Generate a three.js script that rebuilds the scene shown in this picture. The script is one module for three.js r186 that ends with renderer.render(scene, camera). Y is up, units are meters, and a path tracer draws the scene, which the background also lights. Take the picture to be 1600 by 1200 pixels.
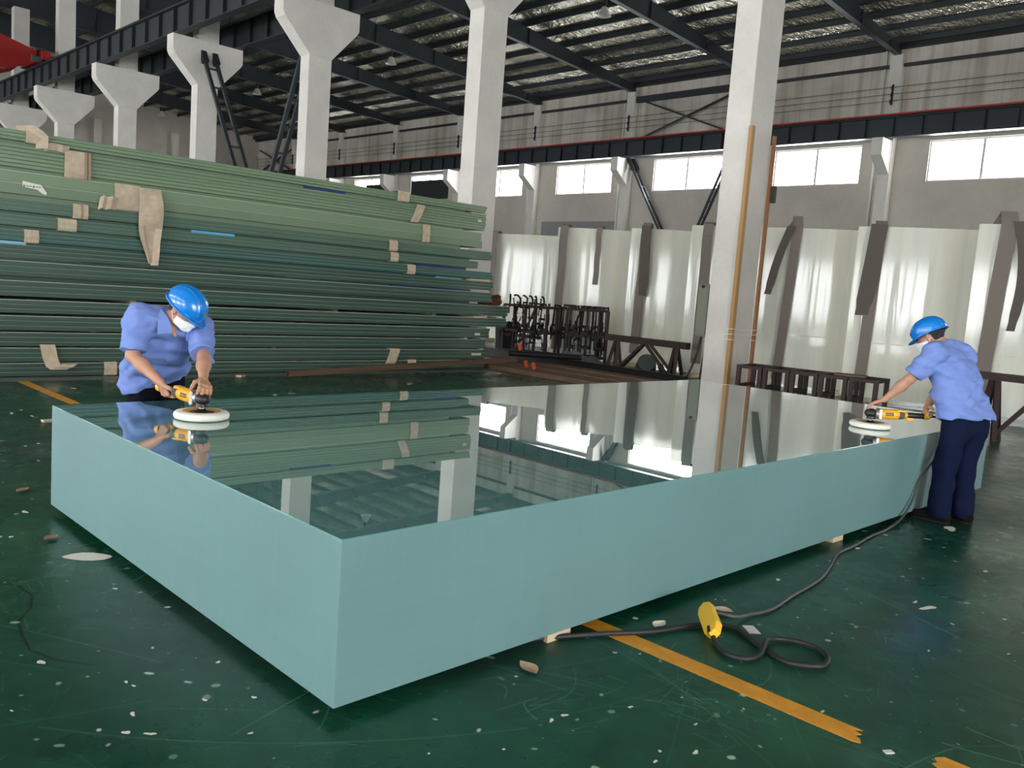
import * as THREE from 'three';
import { RoundedBoxGeometry } from 'three/addons/geometries/RoundedBoxGeometry.js';
import { mergeGeometries } from 'three/addons/utils/BufferGeometryUtils.js';
import { RectAreaLightUniformsLib } from 'three/addons/lights/RectAreaLightUniformsLib.js';

// ---------- camera, sky, daylight, exposure ----------
const scene = new THREE.Scene();
const camera = new THREE.PerspectiveCamera(48.57, 4 / 3, 0.05, 400);
camera.position.set(0, 1.6, 0);
camera.rotation.set(-6.3577 * Math.PI / 180, -44.87 * Math.PI / 180, 4.2145 * Math.PI / 180, 'YXZ');
scene.add(camera);
scene.background = new THREE.Color(0.95, 0.98, 1.0);
scene.backgroundIntensity = 13;
const renderer = new THREE.WebGLRenderer({ antialias: true });
renderer.toneMapping = THREE.LinearToneMapping;
renderer.toneMappingExposure = 0.78;
renderer.shadowMap.enabled = true;
RectAreaLightUniformsLib.init();
const DAY = new THREE.Color(0.95, 0.98, 1.0);
function daylight(w, h, at, to, power) {           // area light standing for daylight in one opening
  const l = new THREE.RectAreaLight(DAY, power, w, h);
  l.position.set(...at); l.lookAt(...to); scene.add(l);
  return l;
}
// near end wall (behind the camera): two unseen doorways placed for their light, the right-nave one added
const BAY = 7.5;
daylight(5.2, 5, [1.5, 2.6, 9.45], [1.5, 2.6, 0], 9);
daylight(4.6, 4.6, [34, 2.4, 9.45], [34, 2.4, 0], 8);  // added doorway light that brightens the right nave and window wall
// side wall to the left: tall windows below and a high row, one of each per bay; window wall on the right: the high row
for (let i = -1; i < 9; i++) { daylight(5.1, 3.1, [-12.55, 2.6, -4 - i * BAY], [0, 2.6, -4 - i * BAY], 8); daylight(4.3, 1.65, [-12.55, 8.6, -4 - i * BAY], [0, 8.6, -4 - i * BAY], 8); }
for (let i = -2; i < 8; i++) daylight(4.3, 1.65, [40.05, 8.6, -12.82 - i * BAY], [0, 8.6, -12.82 - i * BAY], 22);

// ---------- helpers ----------
let seed = 7;
const rnd = () => { seed = (seed * 1664525 + 1013904223) >>> 0; return seed / 4294967296; };
const rr = (a, b) => a + (b - a) * rnd();
const V = (x, y, z) => new THREE.Vector3(x, y, z);
const used = {};
const numbered = (n) => { used[n] = (used[n] ?? -1) + 1; return used[n] ? n + '_' + String(used[n]).padStart(3, '0') : n; };
function bx(x0, x1, y0, y1, z0, z1) {
  const g = new THREE.BoxGeometry(Math.abs(x1 - x0), Math.abs(y1 - y0), Math.abs(z1 - z0));
  g.translate((x0 + x1) / 2, (y0 + y1) / 2, (z0 + z1) / 2); return g;
}
function rbx(x0, x1, y0, y1, z0, z1, r = 0.01, s = 2) {
  const g = new RoundedBoxGeometry(Math.abs(x1 - x0), Math.abs(y1 - y0), Math.abs(z1 - z0), s, r);
  g.translate((x0 + x1) / 2, (y0 + y1) / 2, (z0 + z1) / 2); return g;
}
function bar(p, q, w, h, up = V(0, 1, 0)) {         // rectangular bar between two points
  const a = V(...p), b = V(...q), d = b.clone().sub(a), L = d.length(); d.normalize();
  let s = new THREE.Vector3().crossVectors(up, d); if (s.lengthSq() < 1e-6) s.set(1, 0, 0); s.normalize();
  const u = new THREE.Vector3().crossVectors(d, s);
  const g = new THREE.BoxGeometry(w, h, L);
  g.applyMatrix4(new THREE.Matrix4().makeBasis(s, u, d)); const m = a.add(b).multiplyScalar(0.5); g.translate(m.x, m.y, m.z);
  return g;
}
function rod(p, q, r, n = 8, r2 = r) {
  const a = V(...p), b = V(...q), d = b.clone().sub(a), L = d.length();
  const g = new THREE.CylinderGeometry(r2, r, L, n);
  g.applyQuaternion(new THREE.Quaternion().setFromUnitVectors(V(0, 1, 0), d.normalize()));
  const m = a.add(b).multiplyScalar(0.5); g.translate(m.x, m.y, m.z); return g;
}
function tube(pts, r, seg = 0, n = 8, tension = 0.5) {
  const c = new THREE.CatmullRomCurve3(pts.map((p) => V(...p)), false, 'catmullrom', tension);
  return new THREE.TubeGeometry(c, seg || pts.length * 8, r, n, false);
}
const merge = (list) => {
  const l = list.map((g) => { const c = g.index ? g.toNonIndexed() : g; for (const k of Object.keys(c.attributes)) if (!['position', 'normal', 'uv'].includes(k)) c.deleteAttribute(k); return c; });
  if (l.some((g) => !g.attributes.uv)) l.forEach((g) => g.deleteAttribute('uv'));
  return mergeGeometries(l);
};
function metreUV(g, ox = 0, oy = 0) {                // uv in metres, by the way each face points
  const n = g.attributes.normal, p = g.attributes.position, uv = new Float32Array(p.count * 2);
  for (let i = 0; i < p.count; i++) {
    const ax = Math.abs(n.getX(i)), ay = Math.abs(n.getY(i)), az = Math.abs(n.getZ(i));
    let u, v;
    if (ay >= ax && ay >= az) { u = p.getX(i); v = p.getZ(i); } else if (ax >= az) { u = p.getZ(i); v = p.getY(i); } else { u = p.getX(i); v = p.getY(i); }
    uv[2 * i] = u + ox; uv[2 * i + 1] = v + oy;
  }
  g.setAttribute('uv', new THREE.BufferAttribute(uv, 2)); return g;
}
function settle(o) {                                 // put the origin of a thing at its base
  const b = new THREE.Box3();
  o.traverse((m) => { if (m.isMesh) { m.geometry.computeBoundingBox(); b.union(m.geometry.boundingBox); } });
  const c = b.getCenter(V(0, 0, 0)); c.y = b.min.y;
  const done = new Set();
  o.traverse((m) => { if (m.isMesh && !done.has(m.geometry)) { m.geometry.translate(-c.x, -c.y, -c.z); done.add(m.geometry); } });
  o.position.copy(c); return o;
}
function tag(o, label, category, group) { o.userData.label = label; o.userData.category = category; if (group) o.userData.group = group; return o; }
function thing(name, label, category, group) { const o = new THREE.Group(); o.name = numbered(name); scene.add(o); return tag(o, label, category, group); }
function part(parent, name, geo, mat, label) {
  const m = new THREE.Mesh(geo, mat); m.name = numbered(name); if (label) m.userData.label = label; parent.add(m); return m;
}
function solo(name, geo, mat, label, category, group) { const m = new THREE.Mesh(geo, mat); m.name = numbered(name); scene.add(m); tag(m, label, category, group); return settle(m); }
function struct(name, geo, mat) { const m = geo ? new THREE.Mesh(geo, mat) : new THREE.Group(); m.name = numbered(name); m.userData.kind = 'structure'; scene.add(m); return m; }

// ---------- textures ----------
function hash(x, y, s) { let h = (x * 374761393 + y * 668265263 + s * 1442695041) | 0; h = Math.imul(h ^ (h >>> 13), 1274126177); return ((h ^ (h >>> 16)) >>> 0) / 4294967296; }
function vnoise(x, y, px, py, s) {                   // value noise that repeats every px, py cells
  const xi = Math.floor(x), yi = Math.floor(y), fx = x - xi, fy = y - yi, u = fx * fx * (3 - 2 * fx), v = fy * fy * (3 - 2 * fy);
  const w = (a, b) => hash(((a % px) + px) % px, ((b % py) + py) % py, s);
  return (w(xi, yi) * (1 - u) + w(xi + 1, yi) * u) * (1 - v) + (w(xi, yi + 1) * (1 - u) + w(xi + 1, yi + 1) * u) * v;
}
function fbm(u, v, fx, fy, oct, s) { let a = 0, w = 0.5, t = 0; for (let o = 0; o < oct; o++) { a += w * vnoise(u * fx, v * fy, fx, fy, s + o * 17); t += w; fx *= 2; fy *= 2; w *= 0.5; } return a / t; }
function paint(w, h, fn, after) {                    // fn(u, v) -> [r, g, b] in 0..255; after(ctx) draws on top
  const c = document.createElement('canvas'); c.width = w; c.height = h; const x = c.getContext('2d'), im = x.createImageData(w, h), d = im.data;
  for (let j = 0; j < h; j++) for (let i = 0; i < w; i++) { const q = fn(i / w, j / h), k = 4 * (j * w + i); d[k] = q[0]; d[k + 1] = q[1]; d[k + 2] = q[2]; d[k + 3] = 255; }
  x.putImageData(im, 0, 0); if (after) after(x, w, h);
  return c;
}
function tex(c, sx, sy, srgb = true) {
  const t = new THREE.CanvasTexture(c); t.wrapS = t.wrapT = THREE.RepeatWrapping; t.repeat.set(1 / sx, 1 / sy);
  if (srgb) t.colorSpace = THREE.SRGBColorSpace; return t;
}
const grey = (v) => { v = Math.max(0, Math.min(255, v)); return [v, v, v]; };

const std = (color, roughness = 0.6, metalness = 0, more = {}) => new THREE.MeshStandardMaterial({ color, roughness, metalness, ...more });
const lin = (r, g, b) => new THREE.Color().setRGB(r, g, b);
// plaster for columns and lower walls
const plasterC = paint(512, 512, (u, v) => { const n = fbm(u, v, 6, 6, 4, 3), m = fbm(u, v, 40, 40, 2, 5); const t = 0.93 + 0.09 * n + 0.03 * m; return [219 * t, 214 * t, 207 * t]; });
const plasterB = paint(256, 256, (u, v) => grey(255 * fbm(u, v, 24, 24, 3, 9)));
const M = {};
M.column = std(0xffffff, 0.75, 0, { map: tex(plasterC, 3, 3), bumpMap: tex(plasterB, 1, 1, false), bumpScale: 0.004 });
M.wall = std(0xe8e4df, 0.85, 0, { map: tex(plasterC, 5, 5) });
// upper wall panels with rain and dust streaks
const streakC = paint(1024, 512, (u, v) => {
  const down = 1 - v, s1 = fbm(u, v * 0.25, 34, 2, 4, 21), s2 = fbm(u, v * 0.3, 9, 2, 3, 31), s3 = fbm(u, v, 10, 6, 5, 41), len = fbm(u, 0.5, 44, 1, 3, 51), fine = fbm(u, v * 0.15, 150, 2, 2, 57);
  const run = Math.min(1, Math.max(0, (len * 1.5 - down) * 1.8 + 0.25));              // how far each rain streak runs down
  let k = 0.75 * Math.max(0, s1 - 0.42) * run + 0.4 * Math.max(0, s2 - 0.42) + 0.22 * Math.max(0, s3 - 0.35) + 0.12 * Math.max(0, fine - 0.5) * run;
  const seam = (u * 5) % 1 < 0.006 ? 0.22 : 0; k = Math.min(0.85, k * 1.5 + seam);
  return [222 - 105 * k, 215 - 112 * k, 206 - 122 * k];
});
M.wallUpper = std(0xffffff, 0.85, 0, { map: tex(streakC, 15, 5.2) });
M.steel = std(lin(0.028, 0.035, 0.042), 0.55, 0.1);
M.steelDark = std(lin(0.016, 0.018, 0.02), 0.6, 0.1);
M.rail = std(lin(0.5, 0.04, 0.03), 0.5);
M.frame = std(0xd9d6d2, 0.6);
M.pane = new THREE.MeshPhysicalMaterial({ color: 0xffffff, transmission: 1, roughness: 0.0, thickness: 0, ior: 1.45 });
M.curtain = std(lin(0.03, 0.032, 0.035), 0.9);
// crumpled foil insulation under the roof
const foilB = paint(512, 512, (u, v) => { const a = fbm(u, v, 10, 16, 5, 61), b = Math.abs(fbm(u, v, 7, 22, 4, 71) - 0.5) * 2; return grey(255 * (0.55 * a + 0.45 * b)); });
const foilC = paint(512, 512, (u, v) => { const n = fbm(u, v, 6, 6, 4, 81), m = fbm(u, v, 30, 30, 3, 83); const t = 0.72 + 0.34 * n - 0.1 * m; return [250 * t, 244 * t, 224 * t]; });
M.foil = std(0xffffff, 0.27, 0.92, { map: tex(foilC, 3.2, 3.2), bumpMap: tex(foilB, 3.4, 3.4, false), bumpScale: 0.16 });
// green epoxy floor
const floorC = paint(2048, 2048, (u, v) => {
  const a = fbm(u, v, 5, 5, 5, 101), b = fbm(u, v, 11, 11, 5, 103), c = fbm(u, v, 90, 90, 3, 107);
  const p = Math.min(1, Math.max(0, (a - 0.42) * 4)), q = Math.min(1, Math.max(0, (b - 0.5) * 5)), g = 0.9 + 0.25 * (c - 0.5);
  let r = 15 + 29 * p, gg = 74 - 4 * p, bb = 51 + 9 * p;
  r += q * 17; gg += q * 17; bb += q * 15;
  return [r * g, gg * g, bb * g];
}, (x, w) => {
  x.lineCap = 'round';
  for (let i = 0; i < 620; i++) {                    // scratches
    const X = rr(0, w), Y = rr(0, w), L = Math.pow(rnd(), 2) * 420 + 20, A = rr(0, 6.28), B = rr(-0.4, 0.4), al = rr(0.1, 0.62);
    x.strokeStyle = `rgba(150,178,165,${al})`; x.lineWidth = rr(0.5, 1.3);
    x.beginPath(); x.moveTo(X, Y); x.quadraticCurveTo(X + Math.cos(A) * L / 2 + rr(-20, 20), Y + Math.sin(A) * L / 2 + rr(-20, 20), X + Math.cos(A + B) * L, Y + Math.sin(A + B) * L); x.stroke();
  }
  for (let i = 0; i < 130; i++) {                     // scuffed patches of fine scratches
    const X = rr(0, w), Y = rr(0, w), R = rr(30, 120), A = rr(0, 3.1);
    for (let j = 0; j < 26; j++) { const px = X + rr(-R, R), py = Y + rr(-R, R), a = A + rr(-0.5, 0.5), L = rr(8, 50); x.strokeStyle = `rgba(140,165,152,${rr(0.15, 0.5)})`; x.lineWidth = rr(0.5, 1.2); x.beginPath(); x.moveTo(px, py); x.lineTo(px + Math.cos(a) * L, py + Math.sin(a) * L); x.stroke(); }
  }
  for (let i = 0; i < 14; i++) { x.strokeStyle = 'rgba(8,14,12,0.75)'; x.lineWidth = rr(1.2, 2.6); let X = rr(0, w), Y = rr(0, w), A = rr(0, 6.28); x.beginPath(); x.moveTo(X, Y); for (let j = 0; j < 9; j++) { A += rr(-0.5, 0.5); X += Math.cos(A) * 40; Y += Math.sin(A) * 40; x.lineTo(X, Y); } x.stroke(); }
  for (let i = 0; i < 16; i++) { x.fillStyle = `rgba(${rr(120, 165)},${rr(110, 140)},${rr(95, 125)},0.5)`; const X = rr(0, w), Y = rr(0, w); for (let j = 0; j < 26; j++) { x.beginPath(); x.ellipse(X + rr(-34, 34), Y + rr(-16, 16), rr(1, 5), rr(0.6, 2.4), rr(0, 3), 0, 6.3); x.fill(); } }
  for (let i = 0; i < 2100; i++) { const s = Math.pow(rnd(), 4) * 3.2 + 0.75; x.fillStyle = `rgba(${205 + rr(-20, 20)},${200 + rr(-20, 20)},${188 + rr(-20, 20)},${rr(0.35, 0.95)})`; x.beginPath(); x.ellipse(rr(0, w), rr(0, w), s * rr(0.8, 2), s, rr(0, 3), 0, 6.3); x.fill(); }
});
const floorR = paint(1024, 1024, (u, v) => grey(255 * (0.12 + 0.48 * fbm(u, v, 6, 6, 5, 111) + 0.16 * fbm(u, v, 60, 60, 2, 113))));
const floorB = paint(512, 512, (u, v) => grey(255 * fbm(u, v, 14, 14, 3, 117)));
M.floor = new THREE.MeshPhysicalMaterial({ color: 0xffffff, roughness: 0.74, ior: 1.44, map: tex(floorC, 8.3, 8.3), roughnessMap: tex(floorR, 5.1, 5.1, false), bumpMap: tex(floorB, 6.7, 6.7, false), bumpScale: 0.006 });
M.bare = std(0xdad0c6, 0.85);
const lineC = paint(512, 512, (u, v) => { const n = fbm(u, v, 12, 12, 4, 121), m = fbm(u, v, 70, 70, 2, 123); const t = 0.86 + 0.2 * n + 0.06 * m; return [213 * t, 146 * t, 38 * t]; });
M.line = std(0xffffff, 0.5, 0, { map: tex(lineC, 0.9, 0.9) });
// acrylic
const sawC = paint(1024, 1024, (u, v) => { const n = fbm(u, v, 5, 5, 4, 131), s = fbm(u, v, 6, 120, 3, 133), s2 = fbm(u, v, 90, 4, 3, 137); const t = 0.93 + 0.07 * n + 0.022 * s + 0.022 * s2; return [103 * t, 137 * t, 137 * t]; });
M.sawn = new THREE.MeshPhysicalMaterial({ color: 0xffffff, roughness: 0.5, map: tex(sawC, 2.4, 2.4), ior: 1.49 });
M.polished = new THREE.MeshPhysicalMaterial({ color: lin(0.115, 0.27, 0.26), roughness: 0.012, ior: 1.49, clearcoat: 1, clearcoatRoughness: 0.01 });
const waveB = paint(512, 256, (u, v) => grey(255 * (0.85 * fbm(u, v * 0.4, 18, 2, 2, 171) + 0.15 * fbm(u, v, 50, 4, 2, 173))));
const castC = paint(256, 256, (u, v) => { const n = fbm(u, v * 0.3, 24, 2, 3, 181), m = fbm(u, v * 0.5, 7, 2, 3, 187); const t = 0.93 + 0.07 * n; return [246 * t, (243 + 4 * m) * t, (222 + 18 * m) * t]; });
M.cast = new THREE.MeshPhysicalMaterial({ color: 0xffffff, map: tex(castC, 2.1, 3.1), roughness: 0.09, transmission: 0.24, thickness: 0.06, ior: 1.49, bumpMap: tex(waveB, 3.1, 3, false), bumpScale: 0.006 });
M.wood = std(0xb38a5c, 0.75); M.woodPale = std(0xc8b596, 0.8);
const rustC = paint(512, 512, (u, v) => { const n = fbm(u, v, 12, 12, 5, 141), m = fbm(u, v, 40, 40, 3, 143); const t = 0.7 + 0.6 * n; const k = m > 0.66 ? 22 : 0; return [48 * t + k, 33 * t + k * 0.8, 30 * t + k * 0.7]; });
M.rust = std(0xffffff, 0.7, 0.15, { map: tex(rustC, 0.8, 0.8) });
const plankC = paint(512, 512, (u, v) => { const n = fbm(u, v, 4, 40, 4, 151), m = fbm(u, v, 14, 14, 3, 153); const t = 0.65 + 0.5 * n * 0.8 + 0.25 * m; return [104 * t, 80 * t, 62 * t]; });
M.plank = std(0xffffff, 0.7, 0, { map: tex(plankC, 1.2, 1.2) });
const webC = paint(256, 256, (u, v) => { const n = fbm(u, v, 5, 5, 4, 161); const w = ((u * 64) % 1 < 0.5 ? 6 : 0) + ((v * 64) % 1 < 0.5 ? 6 : 0); const t = 0.86 + 0.24 * n; return [(206 - w) * t, (187 - w) * t, (164 - w) * t]; });
M.web = std(0xffffff, 0.95, 0, { map: tex(webC, 0.5, 0.5), side: THREE.DoubleSide });
M.webGrey = std(0x7c736b, 0.95, 0, { side: THREE.DoubleSide });
M.black = std(lin(0.012, 0.012, 0.013), 0.45); M.rubber = std(lin(0.016, 0.016, 0.017), 0.6);
M.iron = std(lin(0.01, 0.0095, 0.01), 0.5, 0.4);
M.chrome = std(0xc8c8c8, 0.25, 0.9); M.white = std(0xe9e9e4, 0.6);
M.yellow = std(lin(0.85, 0.40, 0.015), 0.38); M.orange = std(lin(0.7, 0.1, 0.03), 0.6);

// ================= THE SETTING =================
const XW = 40, XL = -12.5, ZN = 9.5, ZF = -76.6, XR = 13.88;   // window wall, left wall, near end, far end, ridge over the column row
// floor, with its markings and worn spots as pieces
const floor = struct('floor', metreUV(bx(XL - 0.4, XW + 0.4, -0.3, 0, ZF - 0.4, ZN + 0.4)), M.floor);
const painted = (pts, label) => { const s = new THREE.Shape(); pts.forEach(([x, z], i) => (i ? s.lineTo(x, -z) : s.moveTo(x, -z))); s.closePath(); const g = new THREE.ExtrudeGeometry(s, { depth: 0.0015, bevelEnabled: false }); g.rotateX(-Math.PI / 2); part(floor, 'floor_line', metreUV(g), M.line, label); };
painted([[3.06, -11.82], [3.175, -11.82], [3.25, -1.2], [3.226, -1.23], [3.215, -1.19], [3.186, -1.205], [3.176, -1.18], [3.148, -1.165], [3.135, -1.19]], 'yellow painted line that runs under the block');
painted([[3.2, -0.9], [3.225, -0.935], [3.25, -0.925], [3.275, -0.945], [3.31, -0.92], [3.33, 3.5], [3.215, 3.5]], 'start of a second yellow line');
part(floor, 'concrete_strip', metreUV(bx(-6, 11.6, 0, 0.002, -12.6, -11.84)), M.bareStrip ??= std(0x6f736b, 0.5), 'unpainted grey strip along the stack');
const CHIPS = [[1.005,-3.527,0.013,0.01,-0.007,0.026],[1.069,-2.814,0.012,0.009,-0.006,0.016],[1.129,-2.759,0.017,0.013,-0.005,0.012],[1.132,-2.925,0.01,0.008,-0.006,0.015],[1.553,-3.139,0.01,0.007,-0.005,0.011],[1.375,-2.875,0.009,0.007,-0.005,0.011],[0.815,-3.187,0.006,0.004,-0.002,0.009],[1.213,-3.13,0.007,0.005,-0.004,0.01],[1.202,-3.177,0.008,0.006,-0.004,0.01],[1.514,-4.168,0.011,0.007,-0.006,0.017],[1.398,-2.563,0.009,0.006,-0.004,0.008],[1.528,-2.788,0.008,0.006,-0.007,0.013],[1.565,-4.711,0.108,0.067,-0.022,0.068],[1.536,-5.751,0.017,0.01,-0.01,0.037],[1.335,-5.264,0.011,0.007,-0.005,0.018],[2.035,-1.952,0.005,0.003,-0.006,0.006],[1.809,-2.088,0.004,0.003,-0.005,0.006],[2.389,-1.985,0.012,0.009,-0.011,0.01],[2.32,-1.988,0.01,0.007,-0.011,0.01],[2.407,-1.573,0.007,0.006,-0.01,0.007],[2.575,-1.518,0.011,0.009,-0.013,0.009],[2.476,-1.603,0.008,0.006,-0.007,0.005],[2.652,-1.871,0.011,0.008,-0.008,0.007],[2.75,-1.633,0.006,0.005,-0.011,0.007],[4.966,-1.567,0.05,0.034,-0.039,0.014],[4.649,-2.31,0.019,0.012,-0.022,0.012],[4.636,-1.07,0.009,0.006,-0.014,0.004],[4.321,-1.335,0.009,0.006,-0.013,0.004],[5.166,-1.234,0.013,0.009,-0.017,0.005],[3.268,-1.373,0.01,0.007,-0.011,0.005],[7.046,-2.138,0.062,0.036,-0.087,0.029],[5.0,-1.649,0.015,0.01,-0.023,0.008],[4.053,-2.309,0.006,0.004,-0.009,0.005],[4.018,-2.344,0.006,0.004,-0.009,0.006],[3.005,-2.232,0.01,0.007,-0.008,0.007],[3.144,-2.109,0.007,0.005,-0.009,0.006],[2.554,-2.917,0.006,0.004,-0.007,0.009],[3.09,-2.156,0.006,0.004,-0.008,0.006],[2.196,-7.856,0.013,0.006,-0.008,0.027],[2.394,-9.45,0.021,0.007,-0.014,0.057],[2.524,-9.62,0.014,0.004,-0.01,0.04],[3.06,-9.772,0.015,0.004,-0.013,0.043],[2.079,-7.785,0.013,0.005,-0.007,0.027],[3.48,-11.076,0.034,0.008,-0.017,0.055],[5.861,-10.04,0.05,0.012,-0.031,0.054],[5.595,-9.984,0.041,0.01,-0.044,0.079],[8.238,-10.553,0.077,0.015,-0.052,0.067],[2.523,-9.244,0.016,0.005,-0.01,0.037],[2.009,-7.182,0.012,0.006,-0.006,0.023],[5.784,-2.323,0.026,0.016,-0.024,0.01],[6.345,-2.356,0.024,0.014,-0.019,0.008],[6.057,-1.594,0.025,0.016,-0.024,0.007],[4.114,-1.728,0.006,0.004,-0.008,0.004],[4.167,-1.941,0.006,0.004,-0.013,0.007],[6.296,-2.497,0.019,0.011,-0.019,0.008]];
CHIPS.forEach(([x, z, ux, uz, vx, vz], i) => {        // spots where the paint has come off the concrete
  const n = 14, pos = [], idx = [], leaf = i === 12, f1 = rr(0, 6), f2 = rr(0, 6);
  pos.push(x, 0.0012, z);
  for (let k = 0; k < n; k++) { const a = k / n * 6.2832, j = leaf ? 0.95 + 0.08 * rnd() : 0.8 + 0.24 * Math.sin(2 * a + f1) + 0.12 * Math.sin(3 * a + f2) + rr(-0.08, 0.08), c = Math.cos(a), s = Math.sin(a) * (leaf ? 0.35 + 0.65 * Math.pow(Math.abs(Math.sin(a)), 0.6) : 1); pos.push(x + (ux * c + vx * s) * j, 0.0012, z + (uz * c + vz * s) * j); }
  for (let k = 0; k < n; k++) idx.push(0, 1 + (k + 1) % n, 1 + k);
  const g = new THREE.BufferGeometry(); g.setAttribute('position', new THREE.Float32BufferAttribute(pos, 3)); g.setIndex(idx); g.computeVertexNormals();
  if (g.attributes.normal.getY(0) < 0) { g.setIndex(idx.reverse()); g.computeVertexNormals(); }
  part(floor, 'bare_patch', g, M.bare);
});

// window wall on the right
const WIN = [];                                       // [z0, z1] of each window opening, nearest first
for (let i = -2; i < 8; i++) WIN.push([-15.05 - i * BAY, -10.6 - i * BAY]);
const PIL = []; for (let i = -3; i < 8; i++) PIL.push(-16.8 - i * BAY);
{
  const lower = new THREE.Shape(); lower.moveTo(ZN, 0); lower.lineTo(ZF, 0); lower.lineTo(ZF, 10.0); lower.lineTo(ZN, 10.0); lower.closePath();
  for (const [z0, z1] of WIN) { if (z1 > ZN - 0.3 || z0 < ZF + 0.3) continue; const h = new THREE.Path(); h.moveTo(z0, 7.7); h.lineTo(z1, 7.7); h.lineTo(z1, 9.48); h.lineTo(z0, 9.48); h.closePath(); lower.holes.push(h); }
  const g = new THREE.ExtrudeGeometry(lower, { depth: 0.3, bevelEnabled: false });
  g.applyMatrix4(new THREE.Matrix4().makeBasis(V(0, 0, 1), V(0, 1, 0), V(1, 0, 0))); g.translate(XW, 0, 0);
  { const p = g.index; const a = g.attributes.position; if (p) { const q = p.array; for (let i = 0; i < q.length; i += 3) { const t = q[i]; q[i] = q[i + 1]; q[i + 1] = t; } } else { const A = a.array, N = g.attributes.normal.array; for (let i = 0; i < a.count; i += 3) for (let k = 0; k < 3; k++) { let t = A[3 * i + k]; A[3 * i + k] = A[3 * (i + 1) + k]; A[3 * (i + 1) + k] = t; } g.computeVertexNormals(); } }
  const wall = struct('wall_right', metreUV(g), M.wall);
  PIL.forEach((z, i) => {                             // upper wall in panels from pilaster to pilaster
    if (i + 1 >= PIL.length) return;
    const z1 = Math.min(z, ZN), z0 = PIL[i + 1];
    const up = bx(XW, XW + 0.3, 10.0, 14.25, z0 + 0.01, z1 - 0.01); metreUV(up, i * 3.1, 0); { const uv = up.attributes.uv; for (let k = 0; k < uv.count; k++) uv.setY(k, uv.getY(k) - 9.6); }
    part(wall, 'upper_panel', up, M.wallUpper);
  });
  part(wall, 'upper_panel', bx(XW, XW + 0.3, 10, 14.25, ZF, PIL[PIL.length - 1]), M.wallUpper);
  for (const z of PIL) {
    if (z > ZN) continue;
    const p = part(wall, 'pilaster', metreUV(bx(XW - 0.42, XW, 0, 13.3, z - 0.27, z + 0.27)), M.column);
    const s = new THREE.Shape(); s.moveTo(XW - 0.42, 8.0); s.lineTo(XW - 1.45, 8.75); s.lineTo(XW - 1.45, 9.5); s.lineTo(XW - 0.42, 9.5); s.closePath();
    const c = new THREE.ExtrudeGeometry(s, { depth: 0.5, bevelEnabled: false }); c.translate(0, 0, z - 0.25); part(p, 'corbel', metreUV(c), M.column);
    if (z < -10) part(wall, 'downpipe', rod([XW - 0.1, 0, z - 0.62], [XW - 0.1, 14, z - 0.62], 0.055), M.frame);
  }
  for (let i = 0; i + 1 < PIL.length; i++) if (PIL[i] < 5) part(wall, 'tie_beam', bar([XW - 0.25, 12.86, PIL[i] - 0.3], [XW - 0.25, 12.86, PIL[i + 1] + 0.3], 0.12, i === 4 ? 0.34 : 0.14), M.steel);
  part(wall, 'roller_door', metreUV(bx(XW - 0.08, XW, 0, 6.02, -38.5, -32.4)), std(0x8c8d8f, 0.7), 'grey roller door');
  WIN.forEach(([z0, z1], i) => {
    if (z1 > ZN - 0.3 || z0 < ZF + 0.3) return;
    const w = struct('window_' + (i + 1)); const zm = (z0 + z1) / 2, f = [];
    const fr = part(w, 'window_frame', merge([bx(XW + 0.08, XW + 0.16, 7.7, 7.76, z0, z1), bx(XW + 0.08, XW + 0.16, 9.42, 9.48, z0, z1), bx(XW + 0.08, XW + 0.16, 7.76, 9.42, z0, z0 + 0.06), bx(XW + 0.08, XW + 0.16, 7.76, 9.42, z1 - 0.06, z1)]), M.frame);
    part(fr, 'mullion', bx(XW + 0.07, XW + 0.17, 7.76, 9.42, zm - 0.05, zm + 0.05), M.frame);
    part(w, 'pane', bx(XW + 0.115, XW + 0.121, 7.76, 9.42, z0 + 0.06, zm - 0.05), M.pane);
    part(w, 'pane', bx(XW + 0.115, XW + 0.121, 7.76, 9.42, zm + 0.05, z1 - 0.06), M.pane);
    if (i === 7) part(w, 'screen', bx(XW + 0.02, XW + 0.05, 7.55, 9.1, z0 + 0.05, z1 - 0.05), M.curtain, 'dark screen over the window');
    if (i === 8) part(w, 'screen', bx(XW + 0.02, XW + 0.05, 7.55, 9.0, zm - 0.6, z1 - 0.05), M.curtain, 'dark screen over part of the window');
  });
}
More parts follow.
